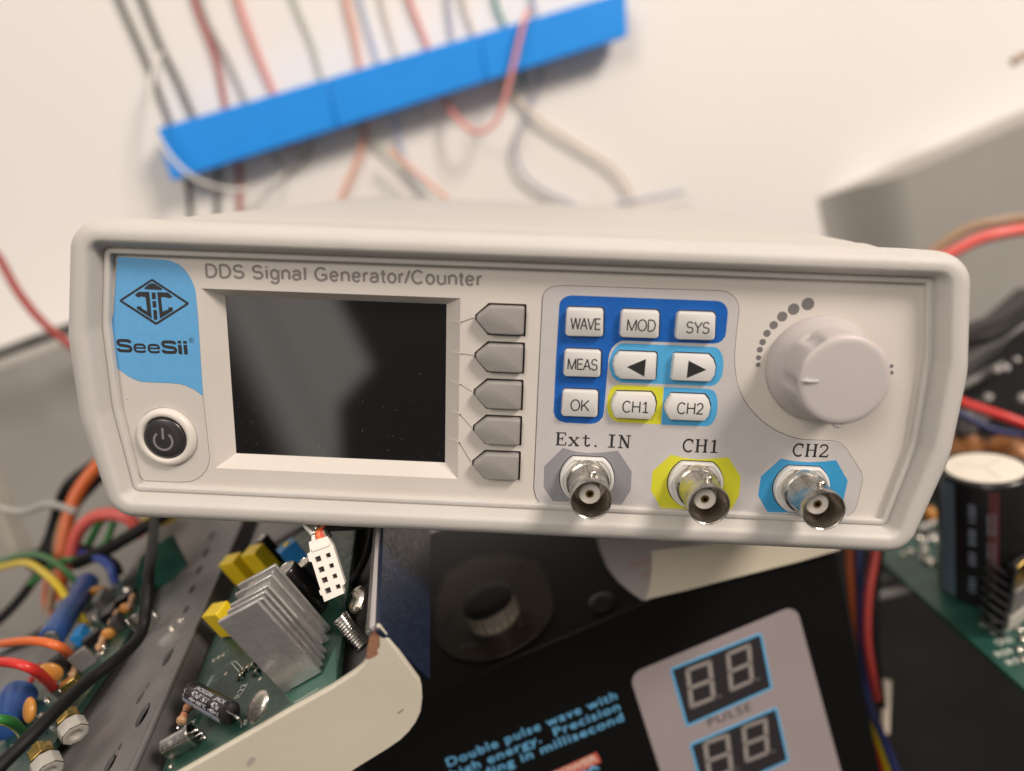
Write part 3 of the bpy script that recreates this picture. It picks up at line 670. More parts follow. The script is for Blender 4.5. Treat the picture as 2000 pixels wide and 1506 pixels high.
# growing dots round the knob
def R6(l): return [(1420 + .24 * x, 540 + .24 * y) for x, y in l]
for (x, y, r) in ((658, 224, 49), (542, 266, 45), (449, 326, 40), (379, 396, 33), (325, 463, 29), (290, 534, 26), (267, 596, 24), (256, 661, 21), (252, 719, 19), (1338, 730, 16), (1338, 784, 17)):
    q = U(1420 + .24 * x, 540 + .24 * y, 0.0)
    mb = MB(); mb.prism(PF, circle(q[0], q[1], r * .24 / 8.95, 28), 0.004, 0.02); mb.build('scale_dot', 'dotink', gen)

# connector marks and connectors
def R5(l): return [(1030 + .335 * x, 820 + .335 * y) for x, y in l]
marks = [('greyf', [(208, 163), (280, 185), (355, 193), (440, 190), (528, 180), (608, 300), (603, 410), (550, 495), (150, 475), (95, 395), (98, 270)]),
         ('yellowf', [(838, 203), (910, 222), (1000, 230), (1090, 225), (1172, 218), (1243, 330), (1235, 440), (1190, 520), (780, 518), (720, 410), (730, 300)]),
         ('cyan', [(1478, 226), (1550, 240), (1640, 247), (1720, 244), (1800, 235), (1868, 355), (1842, 470), (1790, 545), (1400, 538), (1345, 440), (1362, 330)])]
for m_, l in marks: flat('connector_mark', PF, [UU(R5(l), z)], z, z + k_, m_, overlay)
# serif lettering, strokes of small plates -----------------------------------
def serif(mb, fn, word, cell=1.0):
    st = []                                                  # (points, width)
    def G(ch):
        T, t_, s = 0.18, 0.1, 0.085
        if ch == 'C': return [([(0.50 + 0.40 * math.cos(math.radians(a)), 0.5 + 0.47 * math.sin(math.radians(a))) for a in range(48, 322, 12)], 0.14), ([(0.80, 0.98), (0.80, 0.66)], 0.08)]
        if ch == 'H': return [([(0.2, 0), (0.2, 1)], T), ([(0.8, 0), (0.8, 1)], T), ([(0.2, 0.52), (0.8, 0.52)], s), ([(0.04, 0.03), (0.37, 0.03)], s), ([(0.63, 0.03), (0.96, 0.03)], s), ([(0.04, 0.97), (0.37, 0.97)], s), ([(0.63, 0.97), (0.96, 0.97)], s)]
        if ch == '1': return [([(0.5, 0), (0.5, 1)], T), ([(0.26, 0.84), (0.5, 0.97)], s), ([(0.24, 0.03), (0.78, 0.03)], s)]
        if ch == '2': return [([(0.18, 0.74), (0.22, 0.88), (0.36, 0.96), (0.54, 0.96), (0.70, 0.87), (0.74, 0.72), (0.66, 0.54), (0.46, 0.34), (0.20, 0.08)], 0.125), ([(0.15, 0.05), (0.80, 0.05)], 0.12), ([(0.78, 0.03), (0.84, 0.22)], s)]
        if ch == 'E': return [([(0.24, 0), (0.24, 1)], T), ([(0.06, 0.03), (0.84, 0.03)], s), ([(0.06, 0.97), (0.80, 0.97)], s), ([(0.24, 0.52), (0.60, 0.52)], s), ([(0.60, 0.38), (0.60, 0.66)], s), ([(0.82, 0.0), (0.88, 0.26)], s), ([(0.79, 0.99), (0.83, 0.76)], s)]
        if ch == 'x': return [([(0.18, 0.66), (0.82, 0.0)], 0.16), ([(0.80, 0.66), (0.18, 0.0)], s), ([(0.06, 0.65), (0.38, 0.65)], s), ([(0.62, 0.65), (0.92, 0.65)], s), ([(0.06, 0.03), (0.36, 0.03)], s), ([(0.60, 0.03), (0.94, 0.03)], s)]
        if ch == 't': return [([(0.42, 0.9), (0.42, 0.16), (0.50, 0.05), (0.64, 0.04), (0.78, 0.16)], 0.14), ([(0.16, 0.65), (0.74, 0.65)], s)]
        if ch == '.': return [([(0.16, 0.06), (0.32, 0.06)], 0.15)]
        if ch == 'I': return [([(0.5, 0), (0.5, 1)], T), ([(0.24, 0.03), (0.76, 0.03)], s), ([(0.24, 0.97), (0.76, 0.97)], s)]
        if ch == 'N': return [([(0.2, 0), (0.2, 1)], s), ([(0.82, 0), (0.82, 1)], s), ([(0.2, 0.97), (0.82, 0.03)], T), ([(0.03, 0.03), (0.37, 0.03)], s), ([(0.02, 0.97), (0.25, 0.97)], s), ([(0.64, 0.97), (0.98, 0.97)], s)]
        return []
    x = 0.0; lay = 0
    for ch in word:
        for pts, wd in G(ch):
            P = [Vector((px_, py_)) for px_, py_ in pts]; L, Rr = [], []
            for i, p in enumerate(P):
                d = (P[min(i + 1, len(P) - 1)] - P[max(0, i - 1)]).normalized(); nn = Vector((-d.y, d.x)) * wd / 2
                L.append(p + nn); Rr.append(p - nn)
            poly = L + Rr[::-1]; n = len(poly); lay += 1; h = 0.02 + 0.0015 * lay
            vs2 = [fn(x + q.x, q.y, 0.0) for q in poly] + [fn(x + q.x, q.y, h) for q in poly]
            m_ = len(L); fs = []
            for i in range(m_ - 1):
                fs.append([n + i, n + i + 1, n + n - 2 - i, n + n - 1 - i])
            for i in range(n): fs.append([i, (i + 1) % n, n + (i + 1) % n, n + i])
            mb.add(vs2, fs)
        x += {'.': 0.55, ' ': 0.45}.get(ch, cell)
    return x
def serif_px(word, pl, pr, pt, width_units):
    mb = MB(); c = z + 0.002; L = Vector(U(*pl, c)); Rr = Vector(U(*pr, c)); T = Vector(U(*pt, c)); ex = Rr - L; wd = ex.length; ex.normalize(); ey = Vector((-ex.y, ex.x)); h = abs((T - L).dot(ey)); sx = wd / width_units
    serif(mb, lambda x, y, k: PF.w(*(L + ex * x * sx + ey * y * h), c + k), word); mb.build('connector_lettering', 'ink', overlay)
p5 = lambda a, b: (1030 + .335 * a, 820 + .335 * b)
serif_px('Ext. IN', p5(160, 147), p5(600, 166), p5(160, 72), 6.0)
serif_px('CH1', p5(900, 187), p5(1120, 193), p5(900, 111), 2.95)
serif_px('CH2', p5(1540, 212), p5(1755, 219), p5(1540, 137), 2.9)

def bnc(bx, by):
    f = PF.sub(bx, by); t = thing('coaxial_connector', f.w(0, 0, 0), None, None); setparent(t, gen); t.location = f.w(0, 0, 0)
    # square-topped white collar
    rc, hc = 6.05, 5.0
    col_ = []
    for k in range(64):
        a = 2 * math.pi * k / 64; x, y = rc * math.cos(a), rc * math.sin(a)
        col_.append((x, max(-hc - 0.6, min(hc, y))))
    mb = MB(); mb.prism(f, grow(col_, 0.22), z + 0.001, z + 0.05, 1)
    mb.rings([[f.w(x * s_, y * s_, h) for x, y in col_] for s_, h in ((1, z), (1, 1.2), (0.985, 1.4), (0.96, 1.5), (0.90, 1.52), (0.885, 1.3), (0.86, 1.28), (0.80, 1.3), (0.70, 1.3))], 0, False, True)
    mb.build('collar', ['key', 'dark'], t, auto=40)
    mb = MB(); mb.lathe(f, [(4.75, 1.0), (4.75, 3.6), (4.35, 3.8), (4.35, 4.3), (4.25, 4.5), (4.25, 10.6), (4.36, 10.9), (4.36, 12.6), (4.30, 12.75), (4.12, 12.8), (4.02, 12.7), (3.98, 11.8), (3.95, 4.0), (2.2, 3.6)], 56, 0, False, False)
    mb.build('shell', ['nickel'], t, auto=40)
    mb = MB(); mb.lathe(f, [(3.93, 12.3), (3.93, 4.6), (2.3, 4.4)], 48, 0, False, False); mb.build('bore', 'nickelin', t, auto=40)
    mb = MB(); mb.lathe(f, [(2.35, 3.0), (2.35, 9.2), (2.2, 9.5), (0.95, 9.55), (0.9, 9.2), (0.9, 6.0)], 40, 0, False, False); mb.build('insulator', 'ptfe', t, auto=40)
    mb = MB(); mb.lathe(f, [(0.82, 6.0), (0.82, 9.45), (0.72, 9.6), (0.46, 9.6), (0.38, 9.4), (0.36, 7.0), (0.02, 6.9)], 24, 0, False, False); mb.build('centre_contact', 'brass', t, auto=40)
    for sg in (1, -1):
        q = f.w(0.35, 4.2 * sg, 8.6); lf = frame_axis(q, f.b * sg)
        mb = MB(); mb.lathe(lf, [(0.95, -0.05), (0.95, 0.55), (0.8, 0.8), (0.4, 0.92), (0.01, 0.95)], 24, 0, False, False); mb.build('bayonet_stud', 'solder', t, auto=50)
for bx in (17.6, 41.9, 65.4): bnc(bx, -23.6)

# ================================================================== OPENED INSTRUMENT (chassis on the left)
def project(p):
    d = p - C2W((0, 0, 0)); x, y, z_ = d.dot(D2W((1, 0, 0))), d.dot(D2W((0, 1, 0))), d.dot(D2W((0, 0, 1)))
    return x / z_ * F + 1000, y / z_ * F + 753
def up_to(fr, a, b, px, py, hi=60):
    best = min((((project(fr.w(a, b, k * 0.1))[0] - px) ** 2 + (project(fr.w(a, b, k * 0.1))[1] - py) ** 2), k * 0.1) for k in range(0, hi * 10)); return best[1]
def cp(px, py, c=0.0, fr=None):
    fr = fr or CF; q = fr.hit(px, py, c); return fr.w(*q)
def wire(name, pts, r, col, parent=None, label=None, cat=None, group=None, seg=12):
    mb = MB(); mb.tube(pts, r, seg); o = mb.build(name, WM[col], parent, auto=60)
    if label: tag(o, label, cat or 'wire', group)
    return o
ins = thing('opened_instrument', CF.w(10, 30, -15), 'opened beige and navy instrument case showing a green circuit board with an aluminium heatsink', 'opened instrument')
FB = CF.flip('acB')                                            # a right, c up, towards the viewer
def fb(l, v): return [FB.h2(x, y, v) for x, y in l]
v0 = 18.5
aR, cR, _ = FB.hit(741, 1226, v0)
rim = [(200, 1596), (418, 1473), (560, 1392), (649, 1343), (690, 1316), (706, 1303), (716, 1290), (722, 1276), (728, 1250), (736, 1224), (742, 1226), (780, 1276), (820, 1330), (824, 1345), (825, 1366), (822, 1392), (813, 1412), (800, 1430), (784, 1446), (760, 1463), (703, 1498), (600, 1566), (200, 1840)]
mb = MB(); mb.prism(FB, fb(rim, v0), 17.0, v0); mb.build('front_frame', 'beige', ins, bevel=0.55, bseg=3)
mb = MB(); mb.prism(FB, fb([(736.5, 1227), (741, 1230), (741.5, 1262), (736, 1270), (739, 1277), (728, 1284), (716, 1287.5), (717, 1268), (722, 1246)], v0 + 0.05), v0 - 0.6, v0 + 0.12); mb.build('broken_edge', 'rust', ins)
mb = MB()                                                       # scuffs on the enamel
mb.prism(FB, fb([(776, 1392), (786, 1386), (789, 1383), (787, 1388), (778, 1394)], v0), v0, v0 + 0.02); mb.build('scuff', mat('scuff_brown', (0.20, 0.13, 0.10), 0.8), ins)
mb = MB(); mb.prism(FB, fb([(484, 1484), (492, 1478), (500, 1480), (496, 1490), (486, 1498), (481, 1494)], v0), v0, v0 + 0.02); mb.build('scuff', mat('scuff_grey', (0.36, 0.34, 0.29), 0.8), ins)
# navy side cover and the pale edge of the side wall
SF = Frame(CF.w(aR, 0, 0), CF.b, CF.c, CF.a)                    # a back, b up, c out
sp = [SF.h2(x, y, 0.0) for x, y in ((740, 1229), (841, 1325), (841, 1180), (841, 900), (752, 900))]
mb = MB(); mb.prism(SF, sp, -1.0, 0.0); mb.build('side_cover', 'navy', ins, bevel=0.3)
mb = MB(); mb.box(CF, aR - 2.3, aR - 1.05, -17.0, 150, cR - 1.6, cR + 0.25); mb.build('side_rim', 'label', ins, bevel=0.2)
mb = MB(); mb.box(CF, aR - 3.6, aR - 2.35, -17.0, 150, -8, cR - 0.5); mb.build('side_wall', 'galv', ins, bevel=0.15)
mb = MB(); mb.box(CF, -70, aR - 3.7, -16.9, 150, -5.5, -4.2); mb.build('base_plate', 'galv', ins, smooth=False)
mb = MB(); mb.box(CF, -7, aR - 3.8, 62, 150, -4.1, 1.0); mb.build('inner_shelf', 'galv', ins, bevel=0.3)
mb = MB(); mb.box(CF, -170, -70.2, -16.9, 120, -6.5, -5.0); mb.build('case_floor', 'desk', ins, smooth=False)
aP = CF.hit(656, 1335, 0)[0]
pcb = thing('circuit_board', CF.w(10, 20, -1), None, None); setparent(pcb, ins); pcb.location = CF.w(10, 20, -1)
mb = MB(); mb.prism(CF, [(-8.0, -16.9), (aP, -16.9), (aP, 60), (-8.0, 60)], -1.6, 0.0); mb.build('board', 'pcb', pcb, bevel=0.1)
# aluminium heatsink
a0, b0, _ = CF.hit(555, 1353, 0.4); a1 = CF.hit(627, 1313, 0.4)[0]; H = up_to(CF, a0, b0, 429, 1212)
bB = 12.0
mb = MB()
nf = 6
for k in range(nf):
    bk = b0 + (0, 1.9, 3.8, 5.7, 9.2, 12.6)[k]; da = 0.18 * k
    h = H - (0.0 if k == 0 else 0.9)
    ext = -0.5 if k == nf - 1 else 0.0
    mb.prism(CF.flip('acB'), [(a0 + da + ext, 0.4), (a1 + da, 0.4), (a1 + da, h - 0.1), (a0 + da + ext, h)], -bk - 0.65, -bk + 0.25)
mb.box(CF, a0 + 1.8, a1 - 0.9, b0 + 0.1, b0 + 2.55 * (nf - 1), 0.4, H - 2.5)
mb.build('heatsink', 'alu', pcb, bevel=0.12)
mb = MB(); mb.ball(Frame(CF.w(a0 + 5, b0 + 2.55 * 5 + 0.6, H - 3), CF.a, CF.c, -CF.b), 1.1, 1.1, 0.5); mb.build('rivet', 'solder', pcb)
# yellow box capacitors
for px, py, c, w_, dd in ((392, 1205, 8.5, 6.4, 4.6), (425, 1105, 9.0, 6.6, 4.4), (468, 1088, 9.0, 6.2, 4.6)):
    q = CF.hit(px, py, c); f = CF.sub(q[0], q[1], 0, math.radians(-30))
    mb = MB(); mb.box(f, 0, w_, 0, dd, 0.3, c); mb.build('box_capacitor', 'yellow', pcb, bevel=0.35, bseg=3)
# upright electrolytics
def can(px, py, c, r, h, mt='blacksleeve', top='steel', par=None, fr=None, name='electrolytic_capacitor', tilt=0):
    fr = fr or CF; q = fr.hit(px, py, c); f = fr.sub(q[0], q[1], c - h)
    mb = MB(); mb.lathe(f, [(r * 0.96, 0), (r, 0.3), (r, h - 1.0), (r * 0.97, h - 0.5), (r * 0.9, h - 0.15), (r * 0.84, h)], 32, 0, True, False)
    mb.lathe(f, [(r * 0.84, h), (r * 0.8, h - 0.12), (0.01, h - 0.10)], 32, 1, False, False)
    return mb.build(name, [mt, top], par or pcb, auto=45)
can(510, 1049, 9, 1.9, 9)
can(556, 1110, 14, 2.9, 14)
can(592, 1098, 11, 2.3, 11, 'blacksleeve', 'solder')
q = CF.hit(566, 1075, 6); f = CF.sub(q[0], q[1], 0, 0.5)
mb = MB(); mb.box(f, -2.6, 2.6, -2.2, 2.2, 0.2, 8); mb.lathe(f.sub(0.3, 0, 8), [(1.1, 0), (1.1, 0.25), (0.01, 0.25)], 16, 1); mb.build('trimmer', ['bluepot', 'yellow'], pcb, bevel=0.25)
# the lying printed electrolytic: sleeve, stripe and print are one part
e0, e1 = cp(374, 1351, 4.6), cp(450, 1394, 2.5)
cfm = frame_axis(e0, e1 - e0); Lc = (e1 - e0).length * 1000; rc_ = 2.35
vd = (C2W((0, 0, 0)) - e0).normalized(); ang0 = math.atan2(vd.dot(cfm.b), vd.dot(cfm.a))
mb = MB(); mb.lathe(cfm, [(rc_ * 0.72, 0.12), (rc_ * 0.8, 0.0), (rc_ * 0.93, 0.1), (rc_, 0.5), (rc_, 0.8), (rc_ * 0.95, 1.05), (rc_, 1.3), (rc_, Lc - 0.4), (rc_ * 0.96, Lc - 0.1), (rc_ * 0.85, Lc)], 48, 0, False, True)
mb.lathe(cfm, [(rc_ * 0.74, 0.1), (0.01, 0.16)], 32, 1, False, False)
down = 1 if (cfm.b * math.cos(ang0) - cfm.a * math.sin(ang0)).dot(D2W((0, 1, 0))) > 0 else -1
def onc(x, y, k):                                              # x along the can, y up round it (mm)
    a = ang0 - down * (y - 0.75) / rc_; r = rc_ + 0.02 + 0.012 * k
    return cfm.w(r * math.cos(a), r * math.sin(a), x)
n = 14; vs2 = [onc(x, -1.15 - 1.55 * i / n, 0) for x in (0.55, Lc - 0.25) for i in range(n + 1)]
mb.add(vs2, [[i, i + 1, n + 2 + i, n + 1 + i] for i in range(n)], 2)
kL = Lc / 10.2; kR = 1.0
for x, y, s_, wd, h in ((2.2, 1.35, 'JACKCON', 4.2, 1.1), (2.4, 0.12, '47uF16V', 4.2, 1.05), (2.0, -0.92, '-40+105°C', 4.6, 0.78), (7.3, 1.35, 'JACK', 2.4, 1.1), (7.5, 0.12, '47u', 1.8, 1.05), (7.2, -0.92, '-40+1', 2.5, 0.78)):
    text_fit(mb, lambda X, Y, k, x=x, y=y: onc(x * kL + X, y + Y, k), s_, wd * kL, h, 3, bold=0.008)
text_fit(mb, lambda X, Y, k: onc(0.8 + Y * 0.6, 0.9 - X, k), 'VV', 1.9, 0.9, 3)
for x in (2.6, 7.6):
    x *= kL; mb.add([onc(x, -1.75, .8), onc(x + 1.2, -1.75, .8), onc(x + 1.2, -1.95, .8), onc(x, -1.95, .8)], [[0, 1, 2, 3]], 4)
mb.add([onc(4.6, -1.3, .8), onc(5.5, -1.9, .8), onc(4.6, -2.5, .8), onc(4.6, -2.35, .8), onc(5.25, -1.9, .8), onc(4.6, -1.45, .8)], [[0, 1, 4, 5], [1, 2, 3, 4]], 4)
mb.tube([e1, e1 + (e1 - e0) * 0.18, cp(470, 1412, 0)], 0.28, 8, 1)
mb.build('printed_capacitor', ['blacksleeve', 'steel', 'stripe', 'capprint', 'blacksleeve'], pcb, auto=45, recalc=False)
# resistor
e0, e1 = cp(370, 1377, 1.9), cp(352, 1412, 1.9); f = frame_axis(e0, e1 - e0); L = (e1 - e0).length * 1000
mb = MB(); pr = [(0.3, 0), (0.95, 0.15), (1.1, 0.5), (1.1, 0.9), (0.88, 1.3), (0.88, L - 1.3), (1.1, L - 0.9), (1.1, L - 0.5), (0.95, L - 0.15), (0.3, L)]
mb.lathe(f, pr, 24, 0)
for x, m_ in ((0.55, 1), (1.55, 1), (2.2, 2), (2.9, 1)): mb.lathe(f, [((1.12 if x < 1 else 0.90), x), ((1.12 if x < 1 else 0.90), x + 0.32)], 24, m_, False, False)
mb.tube([e0, e0 + (e0 - e1) * 0.35, cp(372, 1362, 0)], 0.25, 8, 3); mb.tube([e1, e1 + (e1 - e0) * 0.3, cp(352, 1425, 0)], 0.25, 8, 3)
mb.build('resistor', ['tan', 'redink', 'brown' if 'brown' in M else 'ink', 'steel'], pcb)
# silver crystal can lying at the board's corner
f0 = Vector(cp(324, 1464, 3.0)); fx = (cp(378, 1434, 3.0) - f0); ff = Frame(f0, fx, D2W((0.25, 0.75, 0.55)), fx.cross(D2W((0.25, 0.75, 0.55)))); L = fx.length * 1000
mb = MB(); mb.prism(Frame(f0, ff.b, ff.c, ff.a), roundpoly([(-2.5, -1.5), (2.7, -1.5), (2.7, 1.5), (-2.5, 1.5)], 1.4, 6), 0, L)
mb.prism(Frame(f0, ff.b, ff.c, ff.a), roundpoly([(-2.9, -1.8), (3.1, -1.8), (3.1, 1.8), (-2.9, 1.8)], 1.6, 6), L - 0.7, L)
for k in (-0.7, 0.9): mb.tube([f0 + fx + ff.b * k * 0.001, f0 + fx * 1.18 + ff.b * k * 0.001, f0 + fx * 1.25 + ff.b * (k + 1.2) * 0.001], 0.25, 8)
mb.build('crystal', 'steel', pcb, bevel=0.2)
# dipped silver disc
f = frame_axis(cp(503, 1380, 4.0), D2W((-0.55, -0.30, -0.62)), D2W((-0.6, 0.75, 0.1)))
mb = MB(); mb.ball(f, 2.5, 3.7, 0.9); mb.tube([f.w(0, 0, 0), cp(482, 1402, 0.5), cp(478, 1408, 0)], 0.25, 8); mb.build('disc_component', 'solder', pcb)
# pins, jumpers and the little through-hole marks
for px, py in ((467, 1318), (476, 1314), (485, 1309), (492, 1322), (462, 1330)):
    mb = MB(); mb.tube([cp(px, py, 0), cp(px + 8, py - 12, 0.9), cp(px + 12, py - 16, 0.2)], 0.38, 8); mb.build('pin', 'solder', pcb)
for px, py in ((441, 1316), (508, 1326), (521, 1300), (436, 1279), (427, 1284), (417, 1290), (332, 1498), (398, 1440)):
    q = CF.hit(px, py, 0); mb = MB(); mb.lathe(CF.sub(q[0], q[1], 0), [(0.55, 0.0), (0.5, 0.12), (0.25, 0.16), (0.2, 0.02), (0.01, 0.02)], 16, 0, False, False); mb.build('through_hole', 'solder', pcb)
# silkscreen
mb = MB()
def silk(s_, pl, pr, pt): text_px(mb, CF, s_, pl, pr, pt, 0.01, th=0.01, bold=0.0)
silk('10', (470, 1421), (481, 1414), (465, 1413)); silk('R2', (372, 1424), (383, 1404), (366, 1420)); silk('R22', (468, 1362), (484, 1334), (461, 1357))
def sline(p, q, w_=0.16): mb.prism(CF, slot(CF.h2(*p), CF.h2(*q), w_), 0.004, 0.016)
sline((452, 1295), (468, 1313)); sline((460, 1291), (476, 1308)); sline((452, 1295), (460, 1291)); sline((575, 1372), (622, 1345)); sline((414, 1320), (402, 1342)); sline((417, 1320), (405, 1342))
mb.build('silkscreen', 'silk', pcb)
mb = MB()
for k in range(74):
    x = -6.5 + k * 0.55
    for row in (0, 1): mb.box(CF, x + 0.2 * row, x + 0.2 * row + 0.26, -16.3 + row * 0.62, -16.05 + row * 0.62, 0.002, 0.012)
mb.build('stitching_vias', mat('pale_via_green', (0.11, 0.17, 0.13), 0.4), pcb)
# solder-mask tint at the heatsink foot
mb = MB(); mb.prism(CF, [CF.h2(*p) for p in ((555, 1356), (632, 1315), (655, 1262), (657, 1332), (575, 1380))], 0.002, 0.006); mb.build('ground_plane', mat('pale_green_mask', (0.045, 0.12, 0.09), 0.35), pcb)
# spring and screw beside the side wall
p0, p1 = at(664, 1205, 147), at(707, 1263, 146); f = frame_axis(p0, p1 - p0); L = (p1 - p0).length * 1000
mb = MB(); mb.tube([f.w(1.5 * math.cos(t * 0.5), 1.5 * math.sin(t * 0.5), L * t / 150) for t in range(151)], 0.36, 8, smooth=0); mb.build('spring', 'steel', ins)
f = frame_axis(at(698, 1172, 152), D2W((-0.7, -0.35, -0.5)))
mb = MB(); mb.lathe(f, [(3.2, -0.3), (3.2, 0.2), (2.6, 0.9), (1.6, 1.3), (0.01, 1.4)], 28); mb.build('screw_head', 'solder', ins)
# perforated metal rail
SL = 4.0
holes = [((328, 1283), 2.9, 1.15), ((274, 1362), 1.9, 0.8), ((279, 1396), 3.1, 1.45), ((216, 1489), 2.9, 1.3), ((288, 1340), 1.0, 0.4), ((232, 1462), 1.5, 0.5), ((364, 1190), 1.5, 1.0), ((376, 1150), 2.0, 1.0), ((389, 1112), 2.2, 1.1), ((402, 1080), 2.4, 1.1), ((414, 1046), 2.4, 1.1)]
plate = [CF.h2(x, y, SL) for x, y in ((480, 1000), (472, 1020), (399, 1179), (262, 1489), (235, 1550), (-120, 1640), (-120, 1330), (90, 1250), (215, 1170), (290, 1060), (330, 1000))]
loops = [plate]
for (px, py), ra, rb in holes:
    q = CF.hit(px, py, SL); loops.append(circle(0, 0, 1, 24)); loops[-1] = [(q[0] + x * rb * 0.95, q[1] + y * ra * 1.15) for x, y in loops[-1]]
mb = MB(); add_flat(mb, CF, loops, SL - 1.0, SL)
rl = mb.build('perforated_rail', 'galv', ins, auto=30)
eA, eB = CF.hit(480, 1000, SL), CF.hit(240, 1539, SL)
mb = MB(); mb.tube([CF.w(eA[0] + 0.3, eA[1], SL - 0.2), CF.w(eB[0] + 0.3, eB[1], SL - 0.2)], 0.75, 12); mb.build('rolled_edge', 'galv', ins)
mb = MB(); mb.box(CF, eB[0] - 0.1, eB[0] + 0.9, -16.8, eA[1] + 10, -4.1, SL - 0.9); mb.build('rail_flange', 'galv', ins)

# second board on the left with its components --------------------------------
LB = 8.0
lb = thing('wiring_board', CF.w(-35, 10, LB), None, None); setparent(lb, ins); lb.location = CF.w(-35, 10, LB)
mb = MB(); mb.prism(CF, [CF.h2(x, y, LB) for x, y in ((290, 1120), (283, 1180), (232, 1270), (150, 1385), (60, 1520), (-80, 1600), (-80, 1440), (70, 1330), (150, 1260), (215, 1160), (260, 1110))], LB - 1.6, LB); mb.build('board', 'pcb', lb)
mb = MB(); mb.prism(FB, [FB.h2(x, y, -70) for x, y in ((278, 1085), (300, 1062), (338, 1043), (368, 1103), (335, 1132), (290, 1160), (262, 1150))], -70, -68.4); mb.build('daughter_board', 'pcbb', lb)
def lead(name, pts, r, col): return wire(name, [cp(x, y, c) for x, y, c in pts], r, col, lb)
lead('insulated_wire', [(-40, 1120, 22), (10, 1093, 24), (70, 1083, 24), (125, 1112, 20), (180, 1182, LB)], 1.05, 'green')
lead('insulated_wire', [(-40, 1118, 26), (10, 1106, 26), (55, 1100, 26), (105, 1135, 22), (142, 1185, 14), (168, 1219, LB)], 1.2, 'yellow')
lead('insulated_wire', [(80, 1092, 14), (130, 1078, 18), (175, 1084, 18), (212, 1103, 14), (226, 1140, LB)], 1.5, 'blue')
lead('insulated_wire', [(40, 1085, 16), (120, 1067, 20), (180, 1073, 19), (224, 1098, 13), (236, 1120, LB)], 1.0, 'black')
lead('insulated_wire', [(-50, 1268, 22), (10, 1256, 23), (70, 1252, 22), (118, 1264, 18), (145, 1288, LB + 1)], 1.15, 'orange')
lead('insulated_wire', [(-50, 1296, 24), (10, 1293, 24), (55, 1303, 21), (85, 1322, 15), (105, 1345, LB)], 1.2, 'red')
lead('insulated_wire', [(-50, 1412, 24), (0, 1405, 22), (30, 1415, 17), (50, 1440, LB)], 1.05, 'green')
lead('insulated_wire', [(-50, 1418, 23.5), (0, 1411, 21.5), (26, 1421, 16.5), (46, 1444, LB)], 0.55, 'yellow')
lead('insulated_wire', [(118, 1210, 4), (88, 1180, 4), (90, 1130, 6)], 1.0, 'orange'); lead('insulated_wire', [(30, 1370, 8), (60, 1330, 8), (75, 1300, 8)], 0.9, 'oldred')
# blue axial capacitor, dipped discs, standoffs
p0, p1 = cp(100, 1247, 14), cp(172, 1136, 14); f = frame_axis(p0, p1 - p0); L = (p1 - p0).length * 1000
mb = MB(); mb.lathe(f, [(2.5, 0), (3.3, 0.0), (3.55, 0.5), (3.6, 1.2), (3.6, L - 1), (3.3, L)], 36, 0, False, True); mb.lathe(f, [(2.55, 0.02), (2.3, -0.5), (1.2, -0.6), (0.01, -0.6)], 36, 1, False, False); mb.build('axial_capacitor', ['bluecap', 'steel'], lb, auto=45)
p0, p1 = cp(8, 1405, 12), cp(60, 1320, 12); f = frame_axis(p0, p1 - p0)
mb = MB(); mb.lathe(f, [(0.01, -3), (3.0, -3), (4.3, -2.4), (4.5, -1.5), (4.5, 9), (3.8, 9.6), (0.01, 9.6)], 36, 0); mb.build('axial_capacitor', 'bluecap', lb, auto=45)
def disc(px, py, c, r, nx):
    f = frame_axis(cp(px, py, c), D2W(nx)); mb = MB(); mb.ball(f, r, r, 1.3); mb.tube([f.w(0, 0, 0), f.w(0, 0, 0) - CF.c * 0.006], 0.3, 8, 1); mb.build('disc_capacitor', ['orangedisc', 'steel'], lb)
disc(95, 1316, 13, 3.5, (0.25, 0.35, -0.9)); disc(58, 1387, 13, 3.1, (-0.65, -0.1, -0.75)); disc(195, 1157, 11, 3.2, (0.2, 0.6, -0.7)); disc(246, 1188, 9.5, 1.8, (0, 0.5, -0.8)); disc(212, 1238, 9.5, 2.0, (0.4, 0.5, -0.8))
def standoff(px, py, c):
    f = frame_axis(cp(px, py, c), D2W((0.72, 0.42, -0.55)), D2W((0.1, -1, 0.2)))
    mb = MB(); mb.lathe(f, [(1.3, -1.8), (2.8, -1.8), (3.0, -1.5), (3.0, 1.5), (2.8, 1.8), (1.4, 1.8), (1.3, 1.0), (0.01, 1.0)], 8, 0); mb.build('nylon_standoff', 'nylon', lb, bevel=0.3, bseg=2)
    mb = MB(); mb.lathe(f, [(0.01, -6.5), (1.4, -6.5), (1.4, -5.0), (2.6, -5.0), (2.6, -2.4), (1.4, -2.4), (1.4, -1.9)], 6, 0); mb.build('brass_insert', 'brass', lb, bevel=0.15)
standoff(143, 1425, 9); standoff(92, 1497, 9)
def chip(px, py, a_, b_, h_, rot_, m_='blacksleeve', name='chip'):
    q = CF.hit(px, py, LB); f = CF.sub(q[0], q[1], LB, rot_); mb = MB(); mb.box(f, -a_, a_, -b_, b_, 0, h_); mb.build(name, m_, lb, bevel=0.25)
chip(252, 1172, 3.2, 1.8, 2.5, 0.3); chip(225, 1205, 2.2, 3.0, 3.5, 0.2); chip(190, 1252, 2.6, 1.6, 3.0, 0.5); chip(168, 1250, 1.6, 2.8, 4.0, 0.2, 'bluepot', 'trimmer'); chip(128, 1310, 1.8, 1.8, 5.0, 0.4, 'dark', 'relay')
chip(210, 1180, 1.4, 3.4, 4.5, 0.1, 'galv', 'shield'); chip(176, 1300, 2.4, 0.9, 5.5, 0.35, 'galv', 'shield'); chip(150, 1345, 2.2, 1.4, 3.5, 0.2, 'brass', 'terminal'); chip(240, 1225, 1.2, 2.4, 4.0, 0.3, 'dark', 'relay'); chip(266, 1135, 3, 2, 3, 0.2, 'dark', 'relay')
